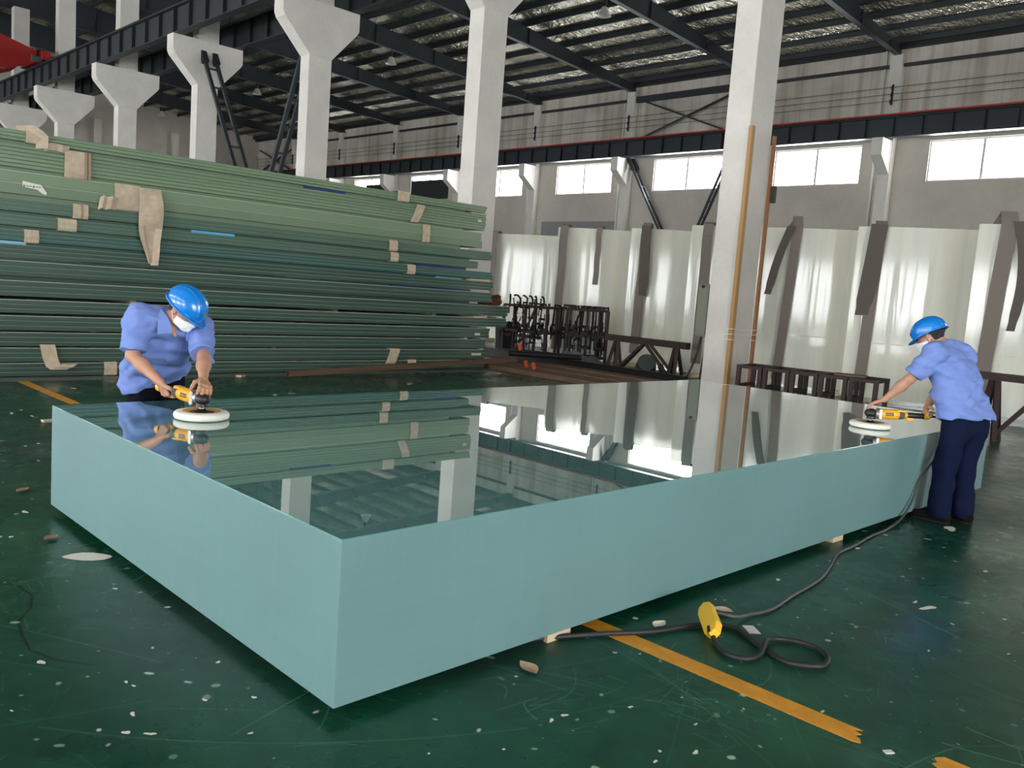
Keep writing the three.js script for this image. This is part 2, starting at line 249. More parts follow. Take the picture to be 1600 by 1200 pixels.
// left wall with tall windows (behind and beside the camera)
{
  const s = new THREE.Shape(); s.moveTo(ZN, 0); s.lineTo(ZF, 0); s.lineTo(ZF, 14.3); s.lineTo(ZN, 14.3); s.closePath();
  for (let i = -1; i < 9; i++) { const c = -4 - i * BAY, h = new THREE.Path(); h.moveTo(c - 2.6, 1); h.lineTo(c + 2.6, 1); h.lineTo(c + 2.6, 4.2); h.lineTo(c - 2.6, 4.2); h.closePath(); s.holes.push(h); const k = new THREE.Path(); k.moveTo(c - 2.2, 7.7); k.lineTo(c + 2.2, 7.7); k.lineTo(c + 2.2, 9.48); k.lineTo(c - 2.2, 9.48); k.closePath(); s.holes.push(k); }
  const g = new THREE.ExtrudeGeometry(s, { depth: 0.3, bevelEnabled: false });
  g.applyMatrix4(new THREE.Matrix4().makeRotationY(-Math.PI / 2)); g.translate(XL, 0, 0);
  struct('wall_left', metreUV(g), M.wall);
  for (let i = -1; i < 9; i++) {
    const c = -4 - i * BAY, w = struct('window_' + (20 + i)), X = XL - 0.15;
    part(w, 'window_frame', merge([bx(X - 0.05, X + 0.05, 1, 1.08, c - 2.6, c + 2.6), bx(X - 0.05, X + 0.05, 4.12, 4.2, c - 2.6, c + 2.6), bx(X - 0.05, X + 0.05, 2.4, 2.5, c - 2.6, c + 2.6), bx(X - 0.05, X + 0.05, 1, 4.2, c - 0.05, c + 0.05), bx(X - 0.05, X + 0.05, 1, 4.2, c - 2.6, c - 2.52), bx(X - 0.05, X + 0.05, 1, 4.2, c + 2.52, c + 2.6)]), M.frame);
  }
}
// near end wall with two unseen doorways (right-nave one added for light), far end wall
{
  const s = new THREE.Shape(); s.moveTo(XL, 0); s.lineTo(XW, 0); s.lineTo(XW, 14.2); s.lineTo(XR, 16.7); s.lineTo(XL, 14.2); s.closePath();
  for (const [c, w, t] of [[1.5, 2.7, 5.2], [34, 2.4, 4.8]]) { const h = new THREE.Path(); h.moveTo(c - w, 0.02); h.lineTo(c + w, 0.02); h.lineTo(c + w, t); h.lineTo(c - w, t); h.closePath(); s.holes.push(h); }
  const g = new THREE.ExtrudeGeometry(s, { depth: 0.3, bevelEnabled: false }); g.translate(0, 0, ZN); struct('wall_near', metreUV(g), M.wall);
  const f = new THREE.Shape(); f.moveTo(XL, 0); f.lineTo(XW, 0); f.lineTo(XW, 14.2); f.lineTo(XR, 16.7); f.lineTo(XL, 14.2); f.closePath();
  const gf = new THREE.ExtrudeGeometry(f, { depth: 0.3, bevelEnabled: false }); gf.translate(0, 0, ZF - 0.3);
  const far = struct('wall_far', metreUV(gf), M.wall);
  for (const x of [19, 25.5, 32]) part(far, 'pilaster', metreUV(bx(x - 0.3, x + 0.3, 0, 13, ZF, ZF + 0.4)), M.column);
}
// roof: foil, purlins, tapered rafters
const foilY = (x) => 13.95 + 0.1 * (XW - (x < XR ? 2 * XR - x : x)), rafY = (x) => 13.3 + 0.0555 * (XW - (x < XR ? 2 * XR - x : x));
const ceiling = struct('ceiling');
{
  const deck = (xa, xb, za, zb) => { const s = new THREE.Shape(); s.moveTo(xa, foilY(xa)); s.lineTo(xb, foilY(xb)); s.lineTo(xb, foilY(xb) + 0.2); s.lineTo(xa, foilY(xa) + 0.2); s.closePath(); const g = new THREE.ExtrudeGeometry(s, { depth: zb - za, bevelEnabled: false }); g.translate(0, 0, za); return metreUV(g, za * 0.37, xa * 0.21); };
  for (let z = ZN + 0.3; z > ZF - 0.3; z -= BAY) { const za = Math.max(ZF - 0.3, z - BAY); part(ceiling, 'foil_blanket', deck(XR, XW + 0.3, za, z), M.foil); part(ceiling, 'foil_blanket', deck(XL - 0.3, XR - 0.0001, za, z), M.foil); }
  const pg = bx(-0.04, 0.04, -0.22, 0, ZF, ZN);
  const step = 1.45;
  for (let i = 0; i < 18; i++) for (const sgn of [1, -1]) { const x = XR + sgn * (XW - 0.5 - i * step - XR); if (x < XL + 0.2 || Math.abs(x - XR) < 0.5) continue; const p = part(ceiling, 'purlin', pg, M.steel); p.position.set(x, foilY(x) - 0.01, 0); }
  const web = (xa, xb) => { const s = new THREE.Shape(); s.moveTo(xa, rafY(xa)); s.lineTo(xb, rafY(xb)); s.lineTo(xb, foilY(xb) - 0.22); s.lineTo(xa, foilY(xa) - 0.22); s.closePath(); const g = new THREE.ExtrudeGeometry(s, { depth: 0.03, bevelEnabled: false }); g.translate(0, 0, -0.015); return g; };
  const wr = web(XR, XW - 0.05), wl = web(XL + 0.05, XR);
  const fl = (xa, xb) => bar([xa, rafY(xa), 0], [xb, rafY(xb), 0], 0.26, 0.03);
  const fr = fl(XR, XW - 0.05), fll = fl(XL + 0.05, XR);
  const knee = merge([bx(XW - 0.75, XW - 0.05, 13.0, 13.32, -0.13, 0.13)]);
  const stiff = []; for (const x of [18, 22.5, 27, 31, 35.5, 38.6]) stiff.push(bx(x - 0.015, x + 0.015, rafY(x), foilY(x) - 0.24, -0.12, 0.12));
  const stiffG = merge(stiff);
  const brace = []; for (let i = 1; i < 17; i += 2) { const x = XW - 0.5 - i * step; for (const s of [-1, 1]) brace.push(rod([x, foilY(x) - 0.15, s * 0.95], [x, rafY(x) + 0.05, s * 0.03], 0.022, 5)); }
  const braceG = merge(brace);
  for (let k = 0; ; k++) {
    const z = 5.7 - k * BAY; if (z < ZF + 0.5) break;
    const r = part(ceiling, 'rafter', wr, M.steel); r.position.z = z; part(r, 'flange', fr, M.steel); part(r, 'stiffener', stiffG, M.steel); part(r, 'fly_brace', braceG, M.steel);
    const l = part(ceiling, 'rafter', wl, M.steel); l.position.z = z; part(l, 'flange', fll, M.steel);
  }
  part(ceiling, 'eave_beam', bx(XW - 0.3, XW - 0.02, 13.62, 13.98, ZF, ZN), M.steelDark);
}

// columns of the middle row
const COLZ = [-0.5, -8.15, -15.35, -22.95, -30.45, -38.0, -45.9, -53.4, -61, -68.5];
const colLabel = ['white concrete column beside the open floor', 'white concrete column standing right behind the glossy block, with timber battens strapped on', 'white concrete column rising behind the right end of the green stack', 'white concrete column with broad corbel, right of the twin ladder braces', 'white concrete column that carries the top of a ladder brace on its corbel', 'white concrete column left of the one with the ladder brace', 'white concrete column behind the folded sling, third from the left edge', 'white concrete column at the left edge beside the red crane', 'white concrete column hidden behind the stack, last but one', 'white concrete column deepest in the hall'];
const colG = metreUV(new RoundedBoxGeometry(0.76, 14.7, 0.5, 1, 0.015)); colG.translate(13.88, 7.35, -0.25);
const corbS = new THREE.Shape(); [[13.5, 8.0], [12.66, 8.88], [12.6, 9.02], [12.6, 9.52], [15.16, 9.52], [15.16, 9.02], [15.1, 8.92], [14.26, 8.0]].forEach(([x, y], i) => (i ? corbS.lineTo(x, y) : corbS.moveTo(x, y))); corbS.closePath();
const corbG = new THREE.ExtrudeGeometry(corbS, { depth: 0.5, bevelEnabled: true, bevelSize: 0.012, bevelThickness: 0.012, bevelSegments: 1 }); corbG.translate(0, 0, -0.5); metreUV(corbG);
COLZ.slice(1, 8).forEach((z, i) => {
  const c = thing('concrete_column', colLabel[i + 1], 'column', 'white columns of the middle row');
  part(c, 'shaft', colG.clone(), M.column); part(c, 'corbel', corbG.clone(), M.column);
  settle(c); c.position.z += z;
});
// crane runway beams: on both corbel sides and along the window wall
function runway(x, z0, z1, y0, y1, label, rail, w = 0.34) {
  const o = thing('crane_beam', label, 'crane beam');
  part(o, 'web', bx(x - 0.02, x + 0.02, y0 + 0.03, y1 - 0.03, z0, z1), M.steel);
  part(o, 'top_flange', bx(x - w / 2, x + w / 2, y1 - 0.04, y1, z0, z1), M.steel); part(o, 'bottom_flange', bx(x - w / 2 + 0.02, x + w / 2 - 0.02, y0, y0 + 0.04, z0, z1), M.steel);
  const sg = bx(x - w / 2 + 0.03, x + w / 2 - 0.03, y0 + 0.04, y1 - 0.04, -0.012, 0.012);
  for (let z = z1 - 0.6; z > Math.max(z0, -62); z -= 1.25) { const s = part(o, 'stiffener', sg, M.steelDark); s.position.z = z; }
  part(o, 'rail', bx(x - 0.035, x + 0.035, y1, y1 + 0.12, z0, z1), rail);
  return o;
}
runway(12.78, ZF + 0.2, 5, 9.53, 10.45, 'dark riveted crane beam on the left corbels of the column row', M.steelDark);
runway(14.98, ZF + 0.2, 5, 9.53, 10.45, 'dark crane beam on the right corbels of the column row', M.steelDark);
const wallRun = runway(39.0, ZF + 0.2, 9.3, 9.53, 10.42, 'dark crane beam along the window wall with a red conductor line on top', M.steelDark, 0.4);
part(wallRun, 'conductor_line', bx(38.72, 38.78, 10.47, 10.54, ZF + 0.2, 9.3), M.rail, 'thin red conductor line');
{ // overhead crane, its end over the left runway
  const o = thing('overhead_crane', 'red overhead crane girder resting on the left crane beam', 'crane');
  const s = new THREE.Shape(); s.moveTo(12.45, 10.78); s.lineTo(12.45, 11.0); s.lineTo(10.3, 11.6); s.lineTo(-11, 11.6); s.lineTo(-11.8, 11.2); s.lineTo(-11.8, 10.6); s.lineTo(-9.5, 9.95); s.lineTo(11.2, 9.95); s.lineTo(12.0, 10.3); s.closePath();
  const g = new THREE.ExtrudeGeometry(s, { depth: 0.5, bevelEnabled: false }); g.translate(0, 0, -46); const red = std(lin(0.33, 0.012, 0.008), 0.5); part(o, 'girder', g, red);
  const g2 = g.clone(); g2.translate(0, 0, -2.2); part(o, 'girder', g2, red);
  part(o, 'end_truck', rbx(12.58, 12.98, 10.62, 11.02, -48.6, -45.2, 0.03), red);
  for (const z of [-48.2, -45.6]) { const wz = new THREE.CylinderGeometry(0.09, 0.09, 0.09, 16); wz.rotateZ(Math.PI / 2); wz.translate(12.78, 10.655, z); part(o, 'wheel', wz, M.steelDark); }
  part(o, 'motor', (() => { const c = new THREE.CylinderGeometry(0.14, 0.14, 0.4, 14); c.rotateZ(Math.PI / 2); c.translate(12.4, 10.62, -45.4); return c; })(), std(lin(0.1, 0.1, 0.1), 0.5));
}
// laced braces and cross braces
function laced(p, q, label, gap = 0.42) {
  const o = thing('lattice_brace', label, 'brace'), a = V(...p), b = V(...q), d = b.clone().sub(a), n = Math.round(d.length() / 0.85); d.normalize();
  const side = V(gap / 2, 0, 0);
  const P = (t, s) => a.clone().lerp(b, t).addScaledVector(side, s).toArray();
  for (const s of [-1, 1]) part(o, 'chord', bar(P(0, s), P(1, s), 0.1, 0.12, V(1, 0, 0)), M.steel), part(o, 'gusset', bar(P(-0.015, s), P(0.07, s), 0.2, 0.2, V(1, 0, 0)), M.steelDark);
  for (let i = 1; i < n; i++) part(o, 'lacing_bar', bar(P(i / n, -1), P(i / n, 1), 0.06, 0.06), M.steel);
  return settle(o);
}
laced([13.9, 9.25, -30.6], [13.9, 2.2, -25.9], 'left leg of the dark ladder braces between two columns');
laced([13.9, 9.25, -23.3], [13.9, 2.2, -26.6], 'right leg of the dark ladder braces between two columns', 0.3);
laced([39.6, 9.4, -31.4], [39.6, 2.0, -26.7], 'left leg of the V brace under the wall crane beam', 0.34);
laced([39.2, 9.4, -24.6], [39.2, 2.0, -27.6], 'right leg of the V brace under the wall crane beam', 0.34);
for (const [z0, z1, w] of [[-31.0, -25.2, 'above the V brace on the window wall'], [-75.6, -69.6, 'in the far corner of the window wall']]) {
  const o = thing('cross_brace', 'dark steel cross brace ' + w, 'brace');
  part(o, 'diagonal', bar([39.72, 12.75, z0], [39.72, 10.6, z1], 0.08, 0.14, V(1, 0, 0)), M.steel); part(o, 'diagonal', bar([39.64, 10.6, z0], [39.64, 12.5, z1], 0.08, 0.14, V(1, 0, 0)), M.steel); settle(o);
}
// three wires on insulators along the upper wall
[11.25, 11.55, 11.85].forEach((y, i) => solo('wire', rod([39.42, y, ZF + 1], [39.42, y, 5], 0.012, 5), M.steelDark, ['lowest', 'middle', 'topmost'][i] + ' of the three thin wires along the upper wall', 'wire'));
PIL.forEach((z, i) => { if (z > -10 || z < -70) return; const o = thing('insulator_bracket', `small dark insulator bracket holding three wires, on the ${['', '', '', 'first', 'second', 'third', 'fourth', 'fifth', 'sixth', 'seventh', 'eighth'][i] || 'nearest unseen'} wall pilaster counted from the right`, 'insulator', 'insulators on the pilasters'); part(o, 'bracket', bx(39.5, 39.58, 11.1, 12.0, z - 0.03, z + 0.03), M.steelDark); for (const y of [11.25, 11.55, 11.85]) part(o, 'insulator', rod([39.5, y - 0.07, z], [39.5, y + 0.07, z], 0.07, 10, 0.05), M.steelDark); settle(o); });
// high-bay lamps, unlit
[[26.95, -23.4, 'nearest, at the top of the picture'], [26.95, -37.7, 'over the green stack, second from the right'], [26.95, -52.0, 'behind the ladder braces'], [26.95, -67.0, 'deepest in the hall']].forEach(([x, z, w]) => {
  const o = thing('high_bay_lamp', 'unlit bell-shaped hanging lamp, the one ' + w, 'lamp');
  const pts = [[0.07, 0.36], [0.1, 0.34], [0.14, 0.28], [0.2, 0.14], [0.27, 0.02], [0.29, 0], [0.275, 0.0], [0.19, 0.13], [0.12, 0.27], [0.0, 0.3]].map(([a, b]) => new THREE.Vector2(a, b));
  const g = new THREE.LatheGeometry(pts, 24); g.translate(x, 12.72, z); part(o, 'shade', g, std(0xcfcdc6, 0.5, 0, { side: THREE.DoubleSide }));
  part(o, 'gear_box', (() => { const c = new THREE.CylinderGeometry(0.1, 0.1, 0.26, 14); c.translate(x, 13.2, z); return c; })(), M.steelDark);
  part(o, 'hanger', rod([x, 13.3, z], [x, foilY(x), z], 0.02, 6), M.steelDark); settle(o);
});

// ================= THE THINGS =================
// the polished acrylic block on its small timber blocks
{
  const o = thing('acrylic_block', 'huge pale teal acrylic block with frosted sides and a mirror-polished top', 'acrylic block');
  part(o, 'body', metreUV(rbx(1.662, 8.822, 0.05, 0.676, -5.68, -2.46, 0.003, 2)), M.sawn);
  part(o, 'polished_top', rbx(1.6625, 8.8215, 0.66, 0.68, -5.6795, -2.4605, 0.0015, 2), M.polished, 'mirror-polished top face');
  settle(o);
}
[[2.9, -2.58, 'below the near long side, beside the yellow line'], [5.82, -2.58, 'below the middle of the near long side'], [8.57, -2.58, 'at the far right corner'], [1.9, -5.5, 'hidden at the left corner'], [5.8, -5.5, 'hidden behind'], [8.5, -5.5, 'hidden at the back']].forEach(([x, z, w]) =>
  solo('timber_block', rbx(x - 0.08, x + 0.08, 0, 0.0505, z - 0.12, z + 0.1, 0.004, 1), M.woodPale, 'small pale block under the acrylic block, ' + w, 'block'));

// ---- the stack of acrylic sheets ----
const SZ = -12.2;                                     // front face of the stack
const ORD = ['first', 'second', 'third', 'fourth', 'fifth', 'sixth', 'seventh', 'eighth', 'ninth', 'tenth', 'eleventh', 'twelfth', 'thirteenth', 'fourteenth', 'fifteenth', 'sixteenth', 'seventeenth', 'eighteenth', 'nineteenth', 'twentieth', 'twenty-first', 'twenty-second', 'twenty-third', 'twenty-fourth'];
//            y0    y1    right  sheets
const BUND = [[2.985, 3.115, 11.13, 3], [2.66, 2.945, 11.12, 6], [2.33, 2.615, 11.06, 2], [2.115, 2.275, 11.34, 3], [1.935, 2.07, 11.02, 3], [1.745, 1.885, 11.4, 3], [1.535, 1.70, 11.4, 3], [1.30, 1.495, 11.42, 3], [1.045, 1.245, 11.9, 3], [0.832, 1.005, 11.88, 3], [0.61, 0.80, 11.4, 3], [0.405, 0.585, 11.36, 3], [0.2, 0.385, 11.34, 3], [0.012, 0.185, 11.36, 3]];
const LIGHTG = [112, 132, 106], MIDG = [74, 98, 84], TEAL = [52, 86, 80], DEEP = [54, 76, 66], sheetTone = [LIGHTG, LIGHTG, LIGHTG, MIDG, MIDG, TEAL, DEEP, DEEP, DEEP, DEEP, DEEP, DEEP, DEEP, DEEP];  // hue differs by bundle; the darkening down the stack includes painted shade
const filmM = std(0xbfc2b2, 0.6), thinFilm = std(0x7c9284, 0.6), darkFilm = std(0x56644d, 0.7);
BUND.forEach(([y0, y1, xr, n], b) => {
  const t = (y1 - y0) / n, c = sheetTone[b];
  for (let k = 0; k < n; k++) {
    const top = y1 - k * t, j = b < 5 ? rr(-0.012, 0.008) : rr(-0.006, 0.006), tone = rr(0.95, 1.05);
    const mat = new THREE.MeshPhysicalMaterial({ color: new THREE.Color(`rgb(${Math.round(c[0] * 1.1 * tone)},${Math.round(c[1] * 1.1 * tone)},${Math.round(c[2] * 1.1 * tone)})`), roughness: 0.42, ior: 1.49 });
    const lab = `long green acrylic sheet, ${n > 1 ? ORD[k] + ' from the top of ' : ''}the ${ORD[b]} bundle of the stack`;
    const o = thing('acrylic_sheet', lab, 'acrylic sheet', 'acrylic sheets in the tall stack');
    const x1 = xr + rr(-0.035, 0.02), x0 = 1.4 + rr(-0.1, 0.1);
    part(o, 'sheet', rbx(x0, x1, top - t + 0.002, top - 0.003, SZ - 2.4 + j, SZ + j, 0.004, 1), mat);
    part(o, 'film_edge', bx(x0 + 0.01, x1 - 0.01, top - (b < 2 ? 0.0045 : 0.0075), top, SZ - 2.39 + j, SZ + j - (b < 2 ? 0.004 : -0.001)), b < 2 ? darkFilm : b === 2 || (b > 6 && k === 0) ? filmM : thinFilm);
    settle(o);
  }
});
for (let b = 0; b + 1 < BUND.length; b++) {           // battens that hold the bundles apart
  const y0 = BUND[b + 1][1], y1 = BUND[b][0]; if (y1 - y0 < 0.012) continue;
  [1.9, 4.6, 7.4, 10.2].forEach((x0, i) => { const x = x0 + rr(-0.9, 0.9); solo('batten', bx(x, x + 0.09, y0, y1 - 0.0005, SZ - 2.2, SZ - (b >= 8 && rnd() < 0.25 ? 0.02 : rr(0.16, 0.3))), i % 2 ? M.woodPale : M.plank, `short timber batten in the gap under the ${ORD[b]} bundle, ${['first', 'second', 'third', 'fourth'][i]} from the left`, 'batten', 'battens between the bundles'); });
  if (b < 8) solo('added_gap_strip', bx(1.6, BUND[b][2] - 0.5, y0 + 0.0005, y1 - 0.001, SZ - 0.14, SZ - (b < 3 ? 0.05 : 0.09)), std(new THREE.Color(`rgb(${sheetTone[b].join()})`), 0.5), `added green filler strip set back in the gap under the ${ORD[b]} bundle`, 'acrylic strip');  // filler strips added in the gaps; lower ones block light from behind
}
const filmStrip = (x0, x1, y, h, col, label) => solo('film_strip', rbx(x0, x1, y, y + h, SZ - 0.06, SZ + 0.004, 0.003, 1), std(col, 0.4), label, 'film strip');
filmStrip(5.39, 6.05, 2.072, 0.038, 0x5fb2e0, 'light blue strip in a gap of the stack, above the bent worker');
filmStrip(2.5, 3.24, 1.702, 0.037, 0x86bcd4, 'pale blue strip in the stack at the left picture edge');
filmStrip(7.2, 7.95, 2.947, 0.03, 0x1d3f7c, 'dark blue strip under the topmost bundle');
filmStrip(9.5, 10.7, 1.887, 0.04, 0x16306a, 'dark blue strip between the fifth and sixth bundle, right end');
filmStrip(9.0, 10.85, 1.497, 0.03, 0x122a60, 'long dark blue strip between the seventh and eighth bundle');
filmStrip(10.0, 10.6, 1.702, 0.03, 0x5f97a6, 'greyish blue strip under the sixth bundle, right end');
for (const [x0, x1, y, h, w] of [[10.75, 11.15, 2.95, 0.03, 'topmost gap'], [10.8, 11.36, 1.702, 0.03, 'gap under the sixth bundle'], [10.86, 11.36, 1.497, 0.025, 'gap under the seventh bundle'], [11.0, 11.34, 1.0, 0.03, 'lower gap under the projecting bundles']])
  solo('wood_wedge', rbx(x0, x1, y, y + h, SZ - 0.5, SZ - 0.01, 0.004, 1), M.woodPale, 'pale wooden wedge at the right end of the stack, ' + w, 'wedge');
[[11.02, 0.66, 0.28], [10.97, 0.27, 0.5], [10.9, 2.81, 0.2]].forEach(([x, y, w], i) => solo('paper_tag', rbx(x, x + w * 0.5, y, y + 0.045, SZ + 0.012, SZ + 0.016, 0.001, 1), std(0xd6cfbd, 0.8), 'small whitish tag on the right end of the stack, ' + ['upper of two low ones', 'lowest one', 'near the top'][i], 'tag'));
{ // white sticker with illegible print
  const c = document.createElement('canvas'); c.width = 256; c.height = 96; const x = c.getContext('2d'); x.fillStyle = '#eceae6'; x.fillRect(0, 0, 256, 96); x.fillStyle = '#444';
  x.beginPath(); x.moveTo(16, 66); x.lineTo(30, 34); x.lineTo(44, 66); x.fill(); for (let i = 0; i < 6; i++) x.fillRect(54 + i * 13, 46 + (i % 2) * 4, 9, 12); x.beginPath(); x.moveTo(134, 66); x.lineTo(148, 34); x.lineTo(162, 66); x.fill(); for (let i = 0; i < 5; i++) x.fillRect(172 + i * 14, 48, 9, 12);
  const t = new THREE.CanvasTexture(c); t.colorSpace = THREE.SRGBColorSpace;
  const s = new THREE.Shape(); s.moveTo(3.19, 2.5); s.lineTo(3.4, 2.475); s.lineTo(3.47, 2.385); s.lineTo(3.465, 2.355); s.lineTo(3.42, 2.365); s.lineTo(3.36, 2.41); s.lineTo(3.19, 2.43); s.closePath();
  const g = new THREE.ExtrudeGeometry(s, { depth: 0.002, bevelEnabled: false }); g.translate(0, 0, SZ + 0.012); const uv = g.attributes.uv; for (let i = 0; i < uv.count; i++) uv.setXY(i, (uv.getX(i) - 3.18) / 0.24, (uv.getY(i) - 2.4) / 0.1);
  solo('sticker', g, std(0xffffff, 0.5, 0, { map: t }), 'white sticker with small grey print on the third bundle, left', 'sticker');
}
// webbing slings over the front of the bundles
function ribbon(pts, w, th = 0.008, twist = null) {   // pts: centre line; w: width vector(s); a band with thickness
  const n = pts.length, P = pts.map((p) => V(...p)), pos = [], uv = [], idx = []; let len = 0;
  for (let i = 0; i < n; i++) {
    const T = P[Math.min(i + 1, n - 1)].clone().sub(P[Math.max(i - 1, 0)]).normalize(), W = V(...(Array.isArray(w[0]) ? w[i] : w)), N = new THREE.Vector3().crossVectors(W, T).normalize().multiplyScalar(th / 2);
    if (i) len += P[i].distanceTo(P[i - 1]);
    for (const [a, b] of [[-0.5, 1], [0.5, 1], [0.5, -1], [-0.5, -1]]) { const q = P[i].clone().addScaledVector(W, a).addScaledVector(N, b); pos.push(q.x, q.y, q.z); uv.push((a + 0.5) * W.length(), len); }
    if (i) for (let k = 0; k < 4; k++) { const a = 4 * (i - 1) + k, b = 4 * (i - 1) + (k + 1) % 4, c = 4 * i + (k + 1) % 4, d = 4 * i + k; idx.push(a, b, c, a, c, d); }
  }
  const e = 4 * (n - 1); idx.push(0, 2, 1, 0, 3, 2, e, e + 1, e + 2, e, e + 2, e + 3);
  const g = new THREE.BufferGeometry(); g.setAttribute('position', new THREE.Float32BufferAttribute(pos, 3)); g.setAttribute('uv', new THREE.Float32BufferAttribute(uv, 2)); g.setIndex(idx);
  const f = g.toNonIndexed(); f.computeVertexNormals(); return f;
}
function strap(x0, x1, y0, y1, label, opt = {}) {      // over the top edge, down the face, under the bottom edge
  const w = x1 - x0, cx = (x0 + x1) / 2, sl = opt.slant || 0, pts = [], n = 12;
  pts.push([cx + sl, y1 + 0.004, SZ - 0.16], [cx + sl, y1 + 0.008, SZ - 0.03], [cx + sl, y1 + 0.004, SZ + 0.018]);
  for (let i = 0; i <= n; i++) { const t = i / n; pts.push([cx + sl * (1 - 2 * t), y1 - 0.02 - t * (y1 - y0 - 0.03), SZ + 0.024 + 0.01 * Math.sin(3.14 * t) + 0.004 * Math.sin(t * 9 + x0 * 7)]); }
  pts.push([cx - sl, y0 - 0.004, SZ + 0.018], [cx - sl, y0 - 0.007, SZ - 0.06]);
  const o = thing('lifting_sling', label, 'sling', 'webbing slings on the stack');
  part(o, 'webbing', ribbon(pts, [w, 0, 0]), M.web);
  if (opt.seam) for (const s of opt.seam) part(o, 'stitched_edge', ribbon(pts.slice(2, -1).map((p) => [p[0] + s * w, p[1], p[2] + 0.006]), [w * 0.16, 0, 0], 0.006), opt.pale ? std(0xc9bfa4, 0.9) : std(0xa5917a, 0.95));
  return o;
}
{
  const o = strap(3.22, 3.42, 2.985, 3.115, 'beige sling standing up in a loop on the topmost bundle, left');
  part(o, 'loop', ribbon([[3.26, 3.0, SZ - 0.1], [3.24, 3.12, SZ - 0.02], [3.2, 3.2, SZ + 0.0], [3.26, 3.21, SZ + 0.03], [3.36, 3.15, SZ + 0.045], [3.42, 3.1, SZ + 0.04], [3.42, 3.0, SZ + 0.04], [3.42, 2.95, SZ + 0.03]].map((p) => [p[0] - 0.02, p[1] - 0.02, p[2]]), [0.13, 0.02, 0.05]), M.web); settle(o);
  const e = solo('sling_end', ribbon([[3.43, 2.95, SZ + 0.03], [3.5, 2.975, SZ + 0.05], [3.58, 2.975, SZ + 0.035], [3.64, 2.965, SZ + 0.05], [3.72, 2.965, SZ + 0.03]], [0, 0.085, 0.04]), M.web, 'curled beige sling end lying beside the looped sling, upper left', 'sling');
}
settle(strap(3.67, 3.98, 2.62, 2.955, 'broad beige sling around the second bundle, upper left', { seam: [0.36, 0.46] }));
{
  const o = strap(4.3, 4.64, 2.28, 2.62, 'wide beige sling whose tail hangs far down the stack');
  const tail = []; for (let i = 0; i <= 16; i++) { const t = i / 16; tail.push([4.76 + 0.04 * t + 0.012 * Math.sin(t * 8), 2.6 - t * 1.02, SZ + 0.05 + 0.03 * Math.sin(t * 3.14)]); }
  const wd = tail.map((p, i) => { const t = i / 16; return [0.3 + 0.03 * Math.sin(t * 4) - 0.19 * Math.max(0, (t - 0.6) / 0.4) ** 1.2, 0, 0.03 * Math.sin(t * 7)]; });
  part(o, 'hanging_tail', ribbon(tail, wd, 0.01), M.web);
  part(o, 'fold', ribbon(tail.slice(8).map((p, i) => [p[0] + 0.1 - i * 0.009, p[1] - 0.02, p[2] + 0.016]), [0.09, 0, 0.05], 0.01), M.web); part(o, 'fold', ribbon(tail.slice(8).map((p, i) => [p[0] - 0.09 + i * 0.008, p[1] + 0.01, p[2] + 0.012]), [0.07, 0, -0.04], 0.01), M.web);
  part(o, 'bunched_end', ribbon([[4.1, 2.33, SZ + 0.04], [4.14, 2.36, SZ + 0.07], [4.19, 2.34, SZ + 0.05], [4.25, 2.36, SZ + 0.07], [4.32, 2.35, SZ + 0.04]], [0.02, 0.17, 0.02], 0.02), M.web);
  settle(o);
}
settle(strap(3.78, 3.97, 2.11, 2.28, 'small beige sling around the fourth bundle, left', { seam: [0.1] }));
settle(strap(3.6, 3.83, 1.93, 2.075, 'beige sling with pale stitching around the fifth bundle, left', { seam: [-0.3, -0.05, 0.2], pale: true }));
settle(strap(3.21, 3.38, 1.74, 1.89, 'beige sling with pale stitching around the sixth bundle, left', { seam: [-0.15, 0.15], pale: true }));
settle(strap(9.0, 9.24, 2.975, 3.14, 'pale-edged sling around the topmost bundle, right', { seam: [-0.45, 0.45], pale: true }));
settle(strap(9.37, 9.55, 2.65, 2.95, 'slanting beige sling around the second bundle, right', { slant: 0.06 }));
settle(strap(9.59, 9.76, 2.32, 2.62, 'upright beige sling around the third bundle, right'));
settle(strap(8.88, 9.06, 2.11, 2.28, 'beige sling around the fourth bundle, right'));
settle(strap(8.92, 9.09, 1.93, 2.075, 'beige sling around the fifth bundle, right, under a like one'));
settle(strap(9.3, 9.48, 1.74, 1.89, 'speckled sling around the sixth bundle, right'));
settle(strap(8.99, 9.2, 0.14, 0.39, 'beige sling near the bottom of the stack, right', { slant: 0.04 }));
settle(strap(9.43, 9.62, 0.06, 0.19, 'lowest beige sling at the right, behind the brown beam'));
settle(strap(4.21, 4.38, 0.02, 0.19, 'lowest beige sling at the left, beside the bent worker'));
solo('lifting_sling', ribbon([[3.5, 0.44, SZ - 0.1], [3.5, 0.425, SZ + 0.01], [3.51, 0.36, SZ + 0.03], [3.53, 0.25, SZ + 0.04], [3.56, 0.15, SZ + 0.07], [3.61, 0.11, SZ + 0.1], [3.68, 0.14, SZ + 0.12], [3.75, 0.18, SZ + 0.1]], [0.18, 0, 0.02]), M.web, 'beige sling end curling outward low on the stack, left', 'sling');
// rusty rags lying on the projecting bundle
{
  const g = new THREE.IcosahedronGeometry(1, 3), p = g.attributes.position; for (let i = 0; i < p.count; i++) { const x = p.getX(i), y = p.getY(i), z = p.getZ(i), k = 1 + 0.4 * (vnoise(x * 4 + 9, y * 4 + z * 3 + 9, 64, 64, 5) - 0.5) * 2; p.setXYZ(i, x * 0.24 * k, Math.max(-0.06, y * 0.15 * k), z * 0.2 * k); }
  g.translate(11.66, 1.31, SZ - 0.3); g.computeVertexNormals(); solo('rag_bundle', g, std(0x5e3826, 0.95), 'crumpled rusty brown rags on the right end of the stack', 'rags');
}
